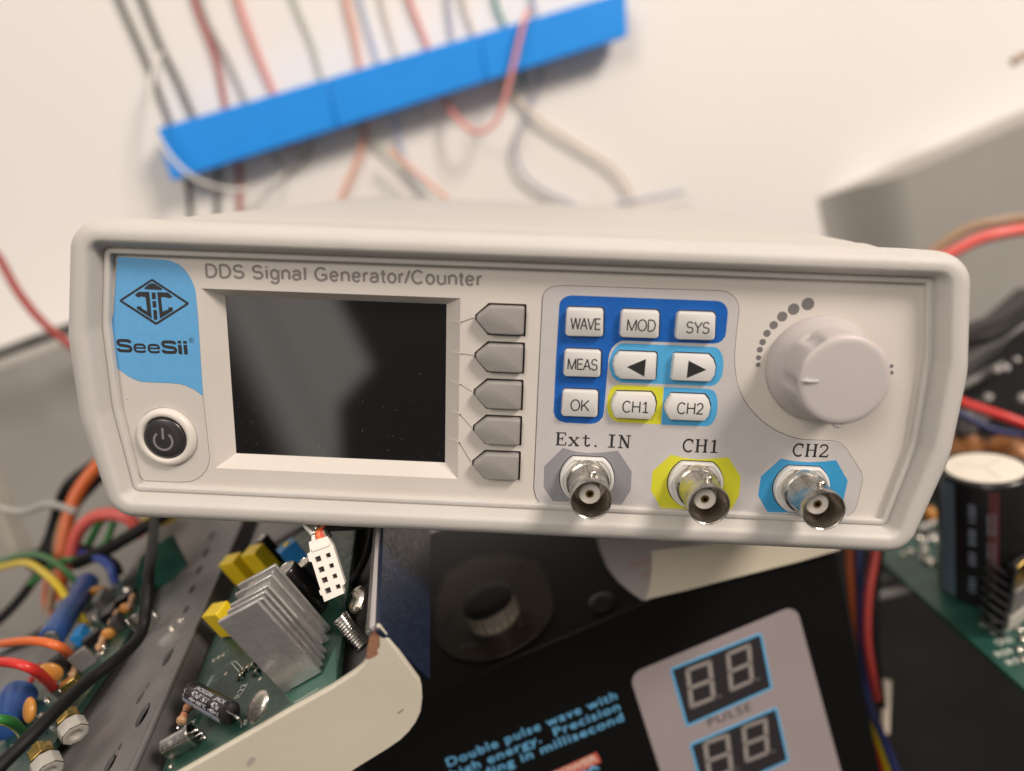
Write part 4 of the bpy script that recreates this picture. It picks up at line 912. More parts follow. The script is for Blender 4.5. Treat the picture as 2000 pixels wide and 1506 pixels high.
for (x0, y0), (x1, y1) in (((232, 1190), (214, 1222)), ((204, 1240), (190, 1270)), ((150, 1300), (138, 1322)), ((262, 1160), (250, 1190))):
    e0, e1 = cp(x0, y0, LB + 1.6), cp(x1, y1, LB + 1.6); f = frame_axis(e0, e1 - e0); L = (e1 - e0).length * 1000
    mb = MB(); mb.lathe(f, [(0.2, 0), (0.9, L * .12), (1.0, L * .25), (0.8, L * .35), (0.8, L * .65), (1.0, L * .75), (0.9, L * .88), (0.2, L)], 16); mb.build('resistor', 'tan', lb)
mb = MB(); f = Frame(cp(287, 1212, 9), D2W((0.84, -0.45, 0.3)), D2W((0.5, 0.8, 0.2)), D2W((-0.2, -0.1, -0.97))); mb.box(f, -2.6, 2.6, -2.8, 2.8, -0.3, 0.3); mb.box(f, -2.6, -2.2, -2.8, 2.8, 0.3, 2.5); mb.build('clip', 'steel', lb, bevel=0.15)
random.seed(11)
for px, py in ((186, 1208), (207, 1198), (180, 1232), (228, 1225), (160, 1278), (205, 1262), (152, 1306), (120, 1345), (130, 1330), (92, 1370), (80, 1400), (18, 1470), (248, 1152), (262, 1206), (28, 1460), (175, 1248), (196, 1276), (336, 1228), (352, 1213)):
    c_ = LB if px < 300 else SL
    f = Frame(cp(px, py, c_), CF.a, CF.b, CF.c); mb = MB(); mb.ball(f, random.uniform(0.7, 1.4), random.uniform(0.7, 1.3), random.uniform(0.6, 1.1)); mb.build('solder_joint', 'solder', lb)
wire('black_cable', [cp(x, y, c) for x, y, c in ((-60, 1560, 20), (0, 1497, 20), (60, 1438, 20), (118, 1380, 19), (170, 1332, 17), (225, 1290, 15), (266, 1252, 13), (281, 1218, 14), (287, 1170, 18), (292, 1110, 22), (299, 1050, 22), (306, 960, 20))], 1.45, 'black', None, 'thick black cable curving across the perforated metal rail at lower left', 'cable')

# white connector plug hanging over the board ---------------------------------
plug = thing('connector_plug', at(640, 1110, 150), 'white eight-way connector plug on coloured wires hanging over the green board', 'connector plug')
f0 = at(624, 1062, 150.5); fy = at(655, 1161, 149.5) - f0; yl = fy.length * 1000; vz = (C2W((0, 0, 0)) - f0)
f = Frame(f0, fy.cross(vz), fy, Vector((0, 0, 1))); f.a = (fy.cross(vz)).normalized()
if f.a.dot(D2W((1, 0, 0))) < 0: f.a = -f.a
f.c = f.a.cross(f.b); f.c = f.c if f.c.dot(vz) > 0 else -f.c
f.c = (f.c + f.a * -0.12).normalized()
wv_ = 2.75
loops = [[(-wv_ * 0.72, -1.2), (wv_ * 0.78, -1.0), (wv_, 1.5), (wv_, 10.4), (wv_ * 0.72, 10.6), (wv_ * 0.72, 12.3), (-wv_ * 0.95, 12.5), (-wv_ * 0.95, 11.0), (-wv_ * 1.08, 10.8), (-wv_ * 1.08, 9.8), (-wv_ * 0.95, 9.6), (-wv_ * 0.95, 3.2), (-wv_ * 1.12, 3.0), (-wv_ * 1.12, 1.2), (-wv_ * 0.85, 1.0)]]
for r_ in range(4):
    for sx_, x in ((0.62, -1.15), (0.5, 1.15)):
        y = 3.1 + r_ * 2.45; s_ = sx_; loops.append([(x - s_, y - s_), (x + s_, y - s_), (x + s_, y + s_), (x - s_, y + s_)])
mb = MB(); add_flat(mb, f, loops, -0.8, 0.8, 0); mb.prism(f, loops[0], -3.4, -0.81, 0)
mb.build('plug_housing', 'whiteconn', plug, auto=30)
for lp in loops[1:]:
    mb = MB(); mb.prism(f, lp, -0.805, -0.55, 0); mb.build('socket', mat('socket_dark', (0.06, 0.05, 0.045), 0.6) if 'socket_dark' not in bpy.data.materials else bpy.data.materials['socket_dark'], plug)
mb = MB(); mb.box(f, -1.9, 2.1, 0.3, 1.2, 0.8, 1.15); mb.build('latch', 'whiteconn', plug, bevel=0.15)
for x, (px, py), col, r_ in ((-1.4, (604, 985), 'white', 0.5), (0.2, (668, 985), 'orange', 0.75), (1.0, (680, 985), 'red', 0.6), (1.8, (694, 990), 'brown', 0.7), (2.1, (712, 990), 'black', 0.7), (2.2, (726, 990), 'black', 0.8)):
    wire('plug_wire', [f.w(x, -0.5, -1.6), f.w(x + 0.3, -2.5, -2.0), at(px - 10, py + 35, 157), at(px, py, 165)], r_, col, plug)
for k in range(4):
    mb = MB(); mb.ball(Frame(at(612 + k * 3.5, 1047 - k * 8, 152 + k), f.a, f.b, f.c), 0.7, 0.6, 0.6); mb.build('crimp_terminal', 'solder', plug)
wire('black_cable', [at(655, 1170, 172), at(684, 1140, 166), at(712, 1095, 168), at(728, 1040, 172), at(735, 980, 178)], 0.9, 'black', None, 'thin black cable rising between the white plug and the navy case side', 'cable')

# loose wires behind the left board ---------------------------------------------
def loose(col, pts, r, label, name='loose_wire', cat='wire', group=None): return wire(name, [at(*p) for p in pts], r, col, None, label, cat, group)
loose('orange', [(118, 1170, 250), (122, 1080, 252), (132, 1020, 255), (150, 965, 258), (190, 910, 262), (240, 860, 268)], 2.5, 'orange wire climbing behind the lower left corner of the signal generator')
loose('black', [(60, 1110, 262), (95, 1060, 264), (118, 985, 264), (138, 945, 262), (185, 908, 266), (240, 870, 270)], 2.4, 'black wire arching beside the orange one at lower left')
loose('coral', [(135, 1110, 240), (150, 1045, 240), (180, 1012, 240), (215, 1004, 240), (250, 1012, 240), (282, 1045, 242)], 2.3, 'red orange wire bent into a low arch under the signal generator corner')
loose('black', [(150, 1100, 235), (205, 1075, 232), (265, 1040, 232), (330, 1000, 236), (380, 960, 240)], 2.3, 'black wire slanting up to the right below the red orange arch')
loose('green', [(172, 1065, 250), (182, 1045, 250), (196, 1020, 250), (215, 1008, 250), (232, 990, 252)], 1.4, 'short green wire glimpsed inside the red orange arch')
loose('yellow', [(262, 1040, 262), (290, 1020, 262), (320, 1015, 262), (345, 1000, 262)], 2.6, 'short yellow wire end tucked under the bezel at lower left')
loose('charcoal', [(-40, 706, 345), (0, 690, 345), (60, 668, 345), (110, 650, 345), (170, 628, 345), (230, 600, 345)], 3.0, 'thick black cable lying along the white wall left of the generator', 'wall_cable', 'cable')
loose('oldred', [(-30, 470, 330), (0, 508, 330), (35, 570, 330), (80, 626, 328), (125, 664, 326), (150, 680, 326), (200, 690, 328)], 2.0, 'dark red wire sagging down beside the left edge of the generator')
mb = MB(); mb.prism(WF, [WF.h2(x, y, 70) for x, y in ((-260, 800), (0, 712), (140, 655), (420, 545), (420, 1250), (-260, 1250))], 2, 70)
tag(mb.build('grey_cabinet', 'greycase', bevel=3, bseg=3), 'grey painted cabinet standing below the black cable at the left', 'cabinet')
mb = MB(); p0, p1 = at(-20, 930, 310), at(42, 1090, 290); f = frame_axis(p0, p1 - p0, D2W((0, 0, 1))); mb.prism(f, [(-3, -4.5), (3, -4.5), (3, 4.5), (-3, 4.5)], -20, (p1 - p0).length * 1000)
tag(mb.build('metal_bracket', mat('dull_bracket_paint', (0.30, 0.28, 0.24), 0.5, var=0.2, vscale=60), bevel=0.6), 'pale painted metal bracket at the far left below the black cable', 'bracket')

loose('black', [(-40, 1240, 240), (20, 1190, 244), (75, 1120, 250), (110, 1050, 256), (150, 985, 262), (200, 930, 268)], 1.7, 'thin black wire rising left of the orange wire at lower left')
loose('brown', [(95, 1200, 246), (108, 1120, 250), (116, 1040, 256), (150, 960, 262), (205, 895, 268)], 1.5, 'dark brown wire tucked between the black and orange wires at lower left')
loose('green', [(60, 1140, 236), (110, 1100, 236), (165, 1088, 236), (205, 1060, 238), (222, 1020, 242)], 1.2, 'thin green wire weaving behind the blue insulated wire at lower left')
loose('grey', [(-30, 985, 262), (40, 1000, 258), (95, 985, 256), (150, 1000, 254)], 1.4, 'short grey wire crossing the orange wire near the pale bracket')
# ================================================================== BLUE LEAD HOLDER ON THE WALL
hold = thing('lead_holder', WF.w(*WF.hit(760, 180, 8)), 'blue plastic lead holder strip with test wires hanging behind it', 'lead holder')
BAR0, BAR1 = 7.0, 22.0
bpx = [(302, 252), (1222, -18), (1226, 70), (335, 353)]
bq = [Vector(WF.h2(x, y, BAR1)) for x, y in bpx]
def lerp4(u0, u1): return [tuple(bq[0].lerp(bq[1], u0)), tuple(bq[0].lerp(bq[1], u1)), tuple(bq[3].lerp(bq[2], u1)), tuple(bq[3].lerp(bq[2], u0))]
for u0, u1 in ((0, 0.355), (0.3565, 0.682), (0.6835, 1.0)):
    mb = MB(); mb.prism(WF, lerp4(u0, u1), BAR0, BAR1); mb.build('segment', 'barblue', hold, bevel=0.7, bseg=2)
# test leads
def wl_(name, pts, r, col, label, group=None):
    return wire(name, [WF.w(*WF.hit(x, y, c * 0.4 if c < 13 else c)) for x, y, c in pts], r * 0.66, col, None, label, 'wire', group)
G_ = 'test leads hanging on the blue holder'
B3 = 4.0
wl_('test_lead', [(170, -150, 6), (205, -70, 6), (233, 0, 6), (288, 126, 5), (332, 242, B3), (350, 300, B3), (362, 345, B3), (370, 400, B3), (372, 440, B3)], 2.3, 'charcoal', 'black lead at the far left end of the blue holder', G_)
wl_('test_lead', [(225, -130, 6), (277, 0, 6), (310, 82, 6), (345, 155, 5), (379, 231, B3), (410, 290, B3), (425, 340, B3), (424, 400, B3), (424, 450, B3)], 2.3, 'charcoal', 'second black lead from the left end of the blue holder', G_)
wl_('test_lead', [(350, -130, 6), (379, 0, 6), (420, 110, 6), (440, 210, B3), (460, 290, B3), (467, 340, B3), (468, 395, B3), (468, 440, B3)], 2.2, 'darkred', 'dark red lead third from the left on the blue holder', G_)
wl_('test_lead', [(355, -130, 7), (398, 25, 6), (440, 110, 5), (478, 196, B3), (495, 240, B3)], 1.9, 'grey', 'grey lead right of the dark red one on the blue holder', G_)
wl_('test_lead', [(430, -130, 8), (464, 0, 8), (497, 93, 7), (533, 180, B3), (552, 230, B3), (568, 290, B3)], 2.4, 'pink', 'bright red lead above the left third of the blue holder', G_)
wl_('test_lead', [(535, -120, 6), (574, 0, 6), (607, 82, 5), (628, 152, B3), (660, 210, B3), (717, 264, 8), (772, 313, 10), (821, 363, 12), (850, 400, 12)], 1.7, 'greygreen', 'grey green lead above the seam near the left of the holder', G_)
wl_('test_lead', [(655, -120, 8), (676, 0, 8), (690, 60, 7), (702, 130, B3), (716, 200, B3), (714, 245, 7), (700, 308, 9), (673, 371, 9), (660, 410, 9)], 2.3, 'salmon', 'salmon orange lead running behind the middle of the blue holder', G_)
wl_('test_lead', [(675, -120, 6), (703, 0, 6), (736, 115, B3), (760, 190, B3), (772, 235, 6), (782, 285, 8), (796, 325, 9), (815, 350, 9), (832, 380, 9)], 2.0, 'paleblue', 'pale blue lead next to the salmon one on the blue holder', G_)
wl_('test_lead', [(720, -120, 6), (744, 0, 6), (772, 100, B3), (790, 160, B3)], 1.6, 'beigew', 'cream lead beside the pale blue lead on the holder', G_)
wl_('test_lead', [(770, -120, 7), (800, 0, 7), (832, 84, B3), (850, 140, B3), (866, 190, 8), (893, 231, 16), (931, 258, 24), (962, 245, 27), (981, 209, 28), (1003, 126, 28), (1022, 47, 27), (1030, 20, 22)], 2.2, 'pink', 'red lead looping under and over the front of the blue holder', G_)
wl_('test_lead', [(868, -120, 6), (874, 0, 6), (882, 75, B3), (888, 130, B3)], 2.2, 'slate', 'grey lead right of the red loop on the blue holder', G_)
wl_('test_lead', [(880, -120, 6), (904, 0, 6), (926, 66, B3), (960, 130, B3), (997, 181, 6), (1058, 236, 12), (1135, 286, 12), (1201, 330, 12), (1239, 393, 10), (1250, 430, 10)], 2.1, 'beigew', 'cream lead curving down to the right of the blue holder', G_)
wl_('test_lead', [(945, -120, 6), (967, 0, 6), (984, 46, B3), (1005, 100, B3), (1020, 150, 6), (1024, 168, 7)], 2.0, 'teal', 'short teal lead near the right end of the blue holder', G_)
wl_('test_lead', [(1025, -120, 6), (1041, 0, 6), (1048, 40, B3), (1056, 100, B3), (1055, 150, 7), (1030, 220, 10), (1006, 286, 12), (1019, 335, 12), (1058, 368, 12), (1107, 392, 12), (1150, 410, 12)], 2.0, 'slate', 'slate blue lead curving in an S below the right of the holder', G_)
wl_('test_lead', [(520, 240, B3), (530, 291, 6), (545, 318, 10), (566, 331, 12), (590, 318, 10), (607, 285, 6), (612, 240, B3)], 1.3, 'grey', 'thin grey lead drooping in a small loop below the holder', G_)
wl_('test_lead', [(315, 105, 12), (304, 126, 16), (296, 160, 22), (299, 236, 30), (326, 297, 34), (376, 346, 34), (436, 368, 26), (497, 368, 18), (545, 348, 12), (580, 310, 6), (590, 270, B3)], 1.8, 'white', 'white lead looped in front of the left end of the holder', G_)
wl_('test_lead', [(760, 290, 16), (788, 316, 16), (825, 348, 16), (865, 382, 16), (885, 410, 16)], 2.1, 'salmon', 'short salmon lead end lying over the grey green lead', G_)
wl_('test_lead', [(1200, 400, 16), (1245, 391, 16), (1290, 382, 16), (1335, 373, 16)], 2.6, 'slate', 'slate lead end pointing right just above the generator top', G_)
wl_('test_lead', [(815, 175, B3), (819, 200, 6), (827, 228, 10)], 2.0, 'white', 'short white lead tip under the middle of the blue holder', G_)

# ================================================================== GREY CASE AT THE RIGHT
gc = thing('grey_equipment_case', WF.w(*WF.hit(1850, 480, 40)), 'grey equipment case standing against the white wall at right', 'equipment case')
cf_ = 30.0
_p, _q = WF.hit(1690, 372, cf_), WF.hit(2050, 218, cf_); _ga = (WF.a * (_q[0] - _p[0]) + WF.b * (_q[1] - _p[1])).normalized()
GF = Frame(WF.w(*_p), _ga, WF.c, _ga.cross(WF.c) * -1)
if GF.c.dot(WF.b) < 0: GF.c = -GF.c
mb = MB(); mb.prism(GF, [(420, -cf_ + 1), (420, 0)] + [(34 - 52 * k / 16, -(cf_ - 1) * (0.5 - 0.5 * math.cos(math.pi * k / 16))) for k in range(17)], -240, 0); mb.build('case_body', 'greycase', gc, bevel=1.5, bseg=3)
loose('coral', [(1810, 520, 330), (1850, 499, 326), (1905, 470, 322), (1950, 457, 320), (2010, 447, 320), (2080, 440, 320)], 2.8, 'bright red wire crossing the grey case right of the generator')
loose('brown', [(1800, 512, 336), (1840, 478, 334), (1890, 447, 332), (1950, 433, 330), (2010, 426, 330), (2080, 424, 330)], 2.6, 'brown wire above the bright red one on the grey case')
loose('brown', [(1978, 122, 420), (1990, 114, 420), (2010, 106, 420), (2060, 95, 420)], 2.4, 'brown wire end poking in at the upper right edge', 'wire_end')

# ================================================================== RIGHT-HAND POWER BOARD
nR = Vector((-0.197, -0.94, -0.277)).normalized(); eR = Vector((0.72, 0.0, 0.0)); 
aRr = (Vector((0.60, 0.05, 0.80)) - nR * Vector((0.60, 0.05, 0.80)).dot(nR)).normalized()
RF = Frame(at(1850, 1180, 240), D2W(aRr), D2W(nR.cross(aRr)), D2W(nR))
pb = thing('power_board', RF.w(20, 0, 0), 'green power circuit board with a big black capacitor right of the generator', 'circuit board')
mb = MB(); mb.prism(RF, [RF.h2(x, y, 0) for x, y in ((1690, 1066), (2120, 1453), (2120, 960), (1860, 960), (1780, 1010))], -1.8, 0); mb.build('board', 'pcbb', pb)
q = RF.hit(1922, 1145, 0.3); f = RF.sub(q[0], q[1], 0.3); Hc = up_to(f, 0, 0, 1921, 912, 80); rC = 14.2
mb = MB(); mb.lathe(f, [(rC * 0.95, 0), (rC, 0.8), (rC, Hc - 1.6), (rC * 0.985, Hc - 0.7), (rC * 0.95, Hc - 0.1), (rC * 0.9, Hc + 0.05), (rC * 0.85, Hc - 0.1)], 64, 0, True, False)
cam_dir = (C2W((0, 0, 0)) - f.o); A0 = math.atan2(cam_dir.dot(f.b), cam_dir.dot(f.a))
sgn = 1 if (f.b * math.cos(A0) - f.a * math.sin(A0)).dot(D2W((1, 0, 0))) > 0 else -1
def onC(x, y, k=0.0):                                          # x to the right round the can, y up (mm)
    a = A0 + sgn * x / rC; r = rC + 0.05 + 0.03 * k; return f.w(r * math.cos(a), r * math.sin(a), y)
mb.add([onC(x, y) for y in (1.2, Hc - 1.8) for x in [-15.5 + 0.5 * i for i in range(14)]], [[i, i + 1, 15 + i, 14 + i] for i in range(13)], 1)
mb.add([onC(x, y) for y in (6, Hc - 2.5) for x in (1.2, 1.8, 2.4, 3.0, 3.6, 4.2)], [[i, i + 1, 7 + i, 6 + i] for i in range(5)], 3)
for col0, segs in ((-3.4, ((6, 12), (17, 22), (25, 31), (34, 40))), (2.0, ((5, 14), (16, 27), (30, 38)))):
    for s0, s1 in segs:                                        # worn, unreadable print
        y = s0
        while y < s1 and y < Hc - 3:
            mb.add([onC(col0 - 1.1, y, 1), onC(col0 + 1.1, y, 1), onC(col0 + 1.1, y + 0.9, 1), onC(col0 - 1.1, y + 0.9, 1)], [[0, 1, 2, 3]], 2); y += random.choice((1.3, 1.5, 1.9))
mb.build('capacitor_sleeve', ['blacksleeve', 'bigcapstripe', 'bigcapprint', 'bigcapred'], pb, auto=45, recalc=False)
mb = MB(); mb.lathe(f.sub(0, 0, Hc - 0.12), [(rC * 0.83, 0), (rC * 0.79, 0.05), (0.01, 0.12)], 48, 0, False, False)
mb.build('capacitor_top', 'captop', pb)
mb = MB()
for an in (0.5, 2.6, 4.7):
    a_ = an + A0; mb.prism(f, slot((0, 0), (rC * 0.62 * math.cos(a_), rC * 0.62 * math.sin(a_)), 0.35), Hc - 0.02, Hc + 0.06)
mb.build('vent_groove', mat('vent_groove_grey', (0.42, 0.39, 0.34), 0.6), pb)
# small finned heatsink with transistor
hf0 = at(1945, 1160, 222); hfm = Frame(hf0, D2W((0.78, 0.52, 0.30)), D2W((0.50, -0.80, -0.25)), D2W((-0.3, -0.05, -0.95)))
hup = D2W((0.0, -0.96, -0.26)); hr = D2W((0.86, -0.42, 0.25))
mb = MB()
for k in range(7):
    o_ = at(1944 + k * 2 - 6, 1222 - k * 18.5, 222); fk = Frame(o_, D2W((0.80, 0.50, 0.20)), D2W((-0.28, 0.10, -0.94)), hup)
    mb.box(fk, -4.6, 4.6, -4, 4, -0.62, 0.62)
fb2 = Frame(at(1972, 1165, 224), hr, D2W((-0.25, 0.1, -0.95)), hup)
mb.box(fb2, -3.0, 14, -3.0, -0.5, -12, 13); mb.box(fb2, -3.4, -1.8, -3.0, 3.5, -12, 13.4); mb.box(fb2, 11, 13, -3.0, 3.5, -12, 13.4); mb.build('finned_heatsink', 'black', pb, bevel=0.25)
mb = MB(); mb.box(fb2, -0.5, 9.5, -0.4, 0.6, 3.5, 11.5); mb.build('transistor_tab', 'brass', pb, bevel=0.5)
mb = MB(); mb.box(fb2, -0.5, 9.5, -0.4, 3.4, -5.5, 3.2); mb.build('transistor_body', 'galv', pb, bevel=0.4)
mb = MB(); mb.box(fb2, -1.0, 12, -0.4, 4.4, -12, -6.0); mb.build('insulating_block', 'nylon', pb, bevel=0.5)
for px, py, r_ in ((1780, 1079, 1.7), (1818, 1099, 2.4), (1822, 1054, 2.0), (1795, 1052, 1.5), (1765, 1085, 1.3), (1806, 1076, 1.6), (1992, 1232, 1.3), (1998, 1250, 1.4), (1990, 1270, 1.3), (1999, 1290, 1.2), (1844, 1072, 1.8)):
    mb = MB(); q = RF.hit(px, py, 0); mb.ball(RF.sub(q[0], q[1], 0.3), r_, r_, r_ * 0.8); mb.build('solder_joint', 'solder', pb)
wire('jumper_lead', [RF.w(*RF.hit(1800, 1095, 0.3)), RF.w(*RF.hit(1805, 1060, 5)), RF.w(*RF.hit(1828, 1046, 6)), RF.w(*RF.hit(1845, 1060, 2))], 0.9, 'grey', pb)
mb = MB(); p0, p1 = RF.w(*RF.hit(1795, 1035, 3)), RF.w(*RF.hit(1842, 1020, 5)); mb.tube([p0, p1], 2.2, 16); mb.build('metal_pin', 'steel', pb)
mb = MB(); mb.ball(RF.sub(*RF.hit(1815, 1005, 5)), 3.2, 3, 4); mb.build('orange_component', 'orangedisc', pb)
mb = MB()
for s_, x, y in (('C34', 1922, 1227), ('R119', 1943, 1243), ('CR20', 1951, 1261), ('R59', 1952, 1284), ('R91', 1973, 1300)):
    text_px(mb, RF, s_, (x, y), (x + 31, y - 9), (x - 2, y - 12), 0.02, th=0.02, bold=0.01)
mb.build('silkscreen', 'silk', pb)
# copper coil behind the capacitor
cf0 = at(1938, 905, 300); cfr = frame_axis(cf0, D2W((0.1, -0.75, -0.6)))
mb = MB(); R_, r_ = 14, 9.0
rings = []
for i in range(72):
    a = 2 * math.pi * i / 72; rr = r_ * (1 + 0.05 * (i % 2))
    rings.append([cfr.w((R_ + rr * math.cos(2 * math.pi * j / 14)) * math.cos(a), (R_ + rr * math.cos(2 * math.pi * j / 14)) * math.sin(a), rr * math.sin(2 * math.pi * j / 14)) for j in range(14)])
rings.append(rings[0]); mb.rings(rings, 0, False, False)
tag(mb.build('toroid_coil', 'copper'), 'orange copper wound coil half hidden behind the big capacitor', 'coil')
# black slab with bolts behind
bs = thing('black_heatsink', at(1960, 740, 290), 'black metal heatsink slab with bolts beside the right edge of the generator', 'heatsink')
sfm = Frame(at(1960, 740, 300), D2W((0.86, -0.47, 0.15)), D2W((-0.45, -0.86, -0.2)), D2W((-0.15, 0.1, -0.98)))
mb = MB(); mb.prism(sfm, [sfm.h2(x, y, 0) for x, y in ((1840, 740), (2150, 548), (2200, 900), (1840, 900))], -40, 0); mb.build('slab', 'black', bs, bevel=1)
mb = MB(); mb.tube([at(1840, 736, 296), at(1890, 704, 296), at(2000, 636, 296), at(2100, 574, 296)], 1.6, 10); mb.build('raised_edge', WM['charcoal'], bs)
mb = MB(); mb.tube([at(1835, 770, 292), at(1890, 748, 292), at(1960, 712, 292)], 2.0, 10); mb.build('raised_edge', WM['charcoal'], bs)
for px, py, r_ in ((1963, 719, 1.9), (1946, 722, 2.0), (1930, 776, 2.0), (1999, 778, 2.6), (1985, 703, 1.5)):
    fr_ = frame_axis(at(px, py, 286), D2W((-0.3, -0.3, -0.9))); mb = MB(); mb.lathe(fr_, [(r_, -4), (r_, 0), (r_ * 0.8, 0.8), (0.01, 1.0)], 20); mb.build('bolt', 'galv', bs, auto=45)
mb = MB(); mb.prism(sfm, [sfm.h2(x, y, 4) for x, y in ((1850, 665), (1940, 640), (2060, 590), (2060, 560), (1960, 612), (1850, 640))], -6, 4); mb.build('clamp_bar', 'dark', bs, bevel=1)
mb = MB(); mb.prism(sfm, [sfm.h2(x, y, 8) for x, y in ((1870, 800), (1925, 782), (1935, 822), (1875, 850))], -2, 8); mb.build('spacer', 'galv', bs, bevel=1)
loose('black', [(1850, 690, 280), (1900, 668, 276), (1950, 655, 274), (2010, 612, 274), (2080, 580, 274)], 2.0, 'black wire lying over the top of the black heatsink slab at right')
loose('navy', [(1850, 800, 275), (1890, 815, 272), (1940, 840, 270), (2010, 850, 270), (2080, 850, 270)], 1.5, 'thin navy wire below the dark red wire at right')
loose('red', [(1840, 760, 285), (1878, 785, 278), (1920, 800, 274), (1965, 815, 270), (2010, 832, 268), (2080, 860, 266)], 2.0, 'dark red wire running right between the black heatsink and the copper coil')
# wire bundle between welder and board
Gb = 'coloured wires in the bundle right of the black welder'
loose('orange', [(1662, 1000, 262), (1660, 1070, 260), (1662, 1130, 258), (1670, 1200, 258), (1690, 1300, 258)], 1.58, 'orange wire leftmost in the bundle right of the black welder', group=Gb)
loose('navy', [(1682, 1000, 258), (1678, 1080, 255), (1680, 1160, 254), (1684, 1260, 254), (1696, 1370, 252), (1724, 1440, 250), (1762, 1540, 250)], 1.58, 'navy wire running the whole length of the bundle by the welder', group=Gb)
loose('oldred', [(1715, 1030, 252), (1708, 1090, 250), (1696, 1160, 249), (1693, 1240, 249), (1702, 1310, 250), (1714, 1365, 252)], 1.66, 'dull red wire bowing out of the bundle right of the welder', group=Gb)
loose('black', [(1722, 1040, 256), (1716, 1100, 254), (1708, 1180, 254), (1708, 1270, 254), (1718, 1350, 254), (1722, 1380, 254)], 1.58, 'black wire behind the dull red one in the bundle', group=Gb)
loose('yellow', [(1695, 1370, 256), (1708, 1420, 255), (1728, 1480, 254), (1750, 1550, 254)], 1.58, 'yellow wire low in the bundle at the bottom edge', group=Gb)
loose('red', [(1700, 1410, 258), (1712, 1455, 258), (1730, 1520, 258), (1745, 1560, 258)], 1.58, 'bright red wire low in the bundle beside the yellow one', group=Gb)
loose('beigew', [(1733, 1330, 262), (1731, 1375, 262), (1728, 1430, 262)], 1.66, 'short cream wire end beside the bundle', group=Gb)
loose('grey', [(1700, 1165, 266), (1740, 1158, 266), (1800, 1140, 268)], 1.87, 'pale grey wire lying across under the green power board')
loose('charcoal', [(1690, 1140, 270), (1730, 1128, 270), (1770, 1110, 272)], 1.87, 'dark grey wire lying just above the pale grey one')
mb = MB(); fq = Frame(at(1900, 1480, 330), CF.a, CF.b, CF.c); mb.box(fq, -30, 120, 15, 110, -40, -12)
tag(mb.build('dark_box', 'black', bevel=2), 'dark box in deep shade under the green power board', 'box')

# ================================================================== BLACK PULSE WELDER
wX = Vector((0.92, -0.384, 0.06)).normalized(); wY = Vector((-0.31, -0.92, -0.20)); wY = (wY - wX * wY.dot(wX)).normalized(); wN = wX.cross(wY)
wN = -wN if wN.z > 0 else wN
WD = Frame(at(1410, 1330, 206), D2W(wX), D2W(wY), D2W(wN))
wel = thing('pulse_welder', WD.w(0, -60, -40), 'black pulse spot welder box with a knob, blue lettering and two framed digit displays', 'spot welder')
fA = WD.hit(829, 1359, 0); fBp = WD.hit(1252, 1178, 0); sl = (fBp[1] - fA[1]) / (fBp[0] - fA[0])
def foldpt(a): return (a, fA[1] + sl * (a - fA[0]))
rE0, rE1 = WD.hit(1634, 1076, 0), WD.hit(1720, 1506, 0)
aa = rE0[0]
for _ in range(30):
    yy = foldpt(aa)[1]; aa = rE0[0] + (rE1[0] - rE0[0]) * (yy - rE0[1]) / (rE1[1] - rE0[1])
TR_ = foldpt(aa); TL_ = foldpt(-110)
BR_ = (rE0[0] + (rE1[0] - rE0[0]) * 2.2, rE0[1] + (rE1[1] - rE0[1]) * 2.2); BL_ = (-100, BR_[1] - 5)
xk = (WD.a + WD.b * sl).normalized(); th_ = math.radians(83)
yk0 = WD.c.cross(xk); yk0 = yk0 if yk0.dot(WD.b) > 0 else -yk0
yk = yk0 * math.cos(th_) - WD.c * math.sin(th_); nk = yk0 * math.sin(th_) + WD.c * math.cos(th_)
KFW = Frame(WD.w(fA[0], fA[1], 0), xk, yk, nk)
P_ = [WD.w(*TL_, 0), WD.w(*TR_, 0), WD.w(*BR_, 0), WD.w(*BL_, 0)]
T2 = [P_[0] + yk * 0.055, P_[1] + yk * 0.055]; T3 = [T2[0] - WD.c * 0.05, T2[1] - WD.c * 0.05]; B2 = [P_[3] - WD.c * 0.10, P_[2] - WD.c * 0.10]
mb = MB(); mb.add(P_ + T2 + T3 + B2, [[0, 1, 2, 3], [0, 4, 5, 1], [4, 6, 7, 5], [6, 8, 9, 7], [3, 2, 9, 8], [1, 5, 7, 9, 2], [0, 3, 8, 6, 4]]); mb.build('body', 'welder', wel, bevel=0.7, bseg=2)
def kq(l, c=0.0): return [KFW.h2(x, y, c) for x, y in l]
mb = MB(); add_flat(mb, KFW, [kq([(849, 1226), (850, 1240), (856, 1256), (866, 1270), (881, 1281), (903, 1289), (929, 1291), (956, 1288), (981, 1281), (1005, 1270), (1026, 1257), (1048, 1241), (1065, 1224), (1076, 1207), (1081, 1190), (1080, 1170), (1074, 1150), (1062, 1118), (1045, 1095), (990, 1080), (920, 1090), (872, 1120), (853, 1170)], 0.4)], 0.02, 0.4, 0, 0.15)
mb.build('knob_plate', 'wplate', wel)
q = KFW.hit(966, 1204, 0.4); f = KFW.sub(q[0], q[1], 0.4); Hk = up_to(f, 0, 0, 958, 1166, 25); rk = 8.7
rings = []
for r_, h_, nn in ((rk, 0, 0), (rk, 0.8, 0), (rk, 1.0, 0.9), (rk * 0.985, Hk - 1.6, 0.9), (rk * 0.985, Hk - 1.4, 0), (rk * 0.985, Hk - 1.0, 0)):
    rings.append([f.w((r_ - nn * (j % 8 in (0, 1, 2))) * math.cos(2 * math.pi * j / 160), (r_ - nn * (j % 8 in (0, 1, 2))) * math.sin(2 * math.pi * j / 160), h_) for j in range(160)])
mb = MB(); mb.rings(rings, 0, False, False); kk = thing('power_knob', f.w(0, 0, 0), None, None); setparent(kk, wel); kk.location = f.w(0, 0, 0)
mb.build('knurled_ring', 'wknob', kk, auto=30)
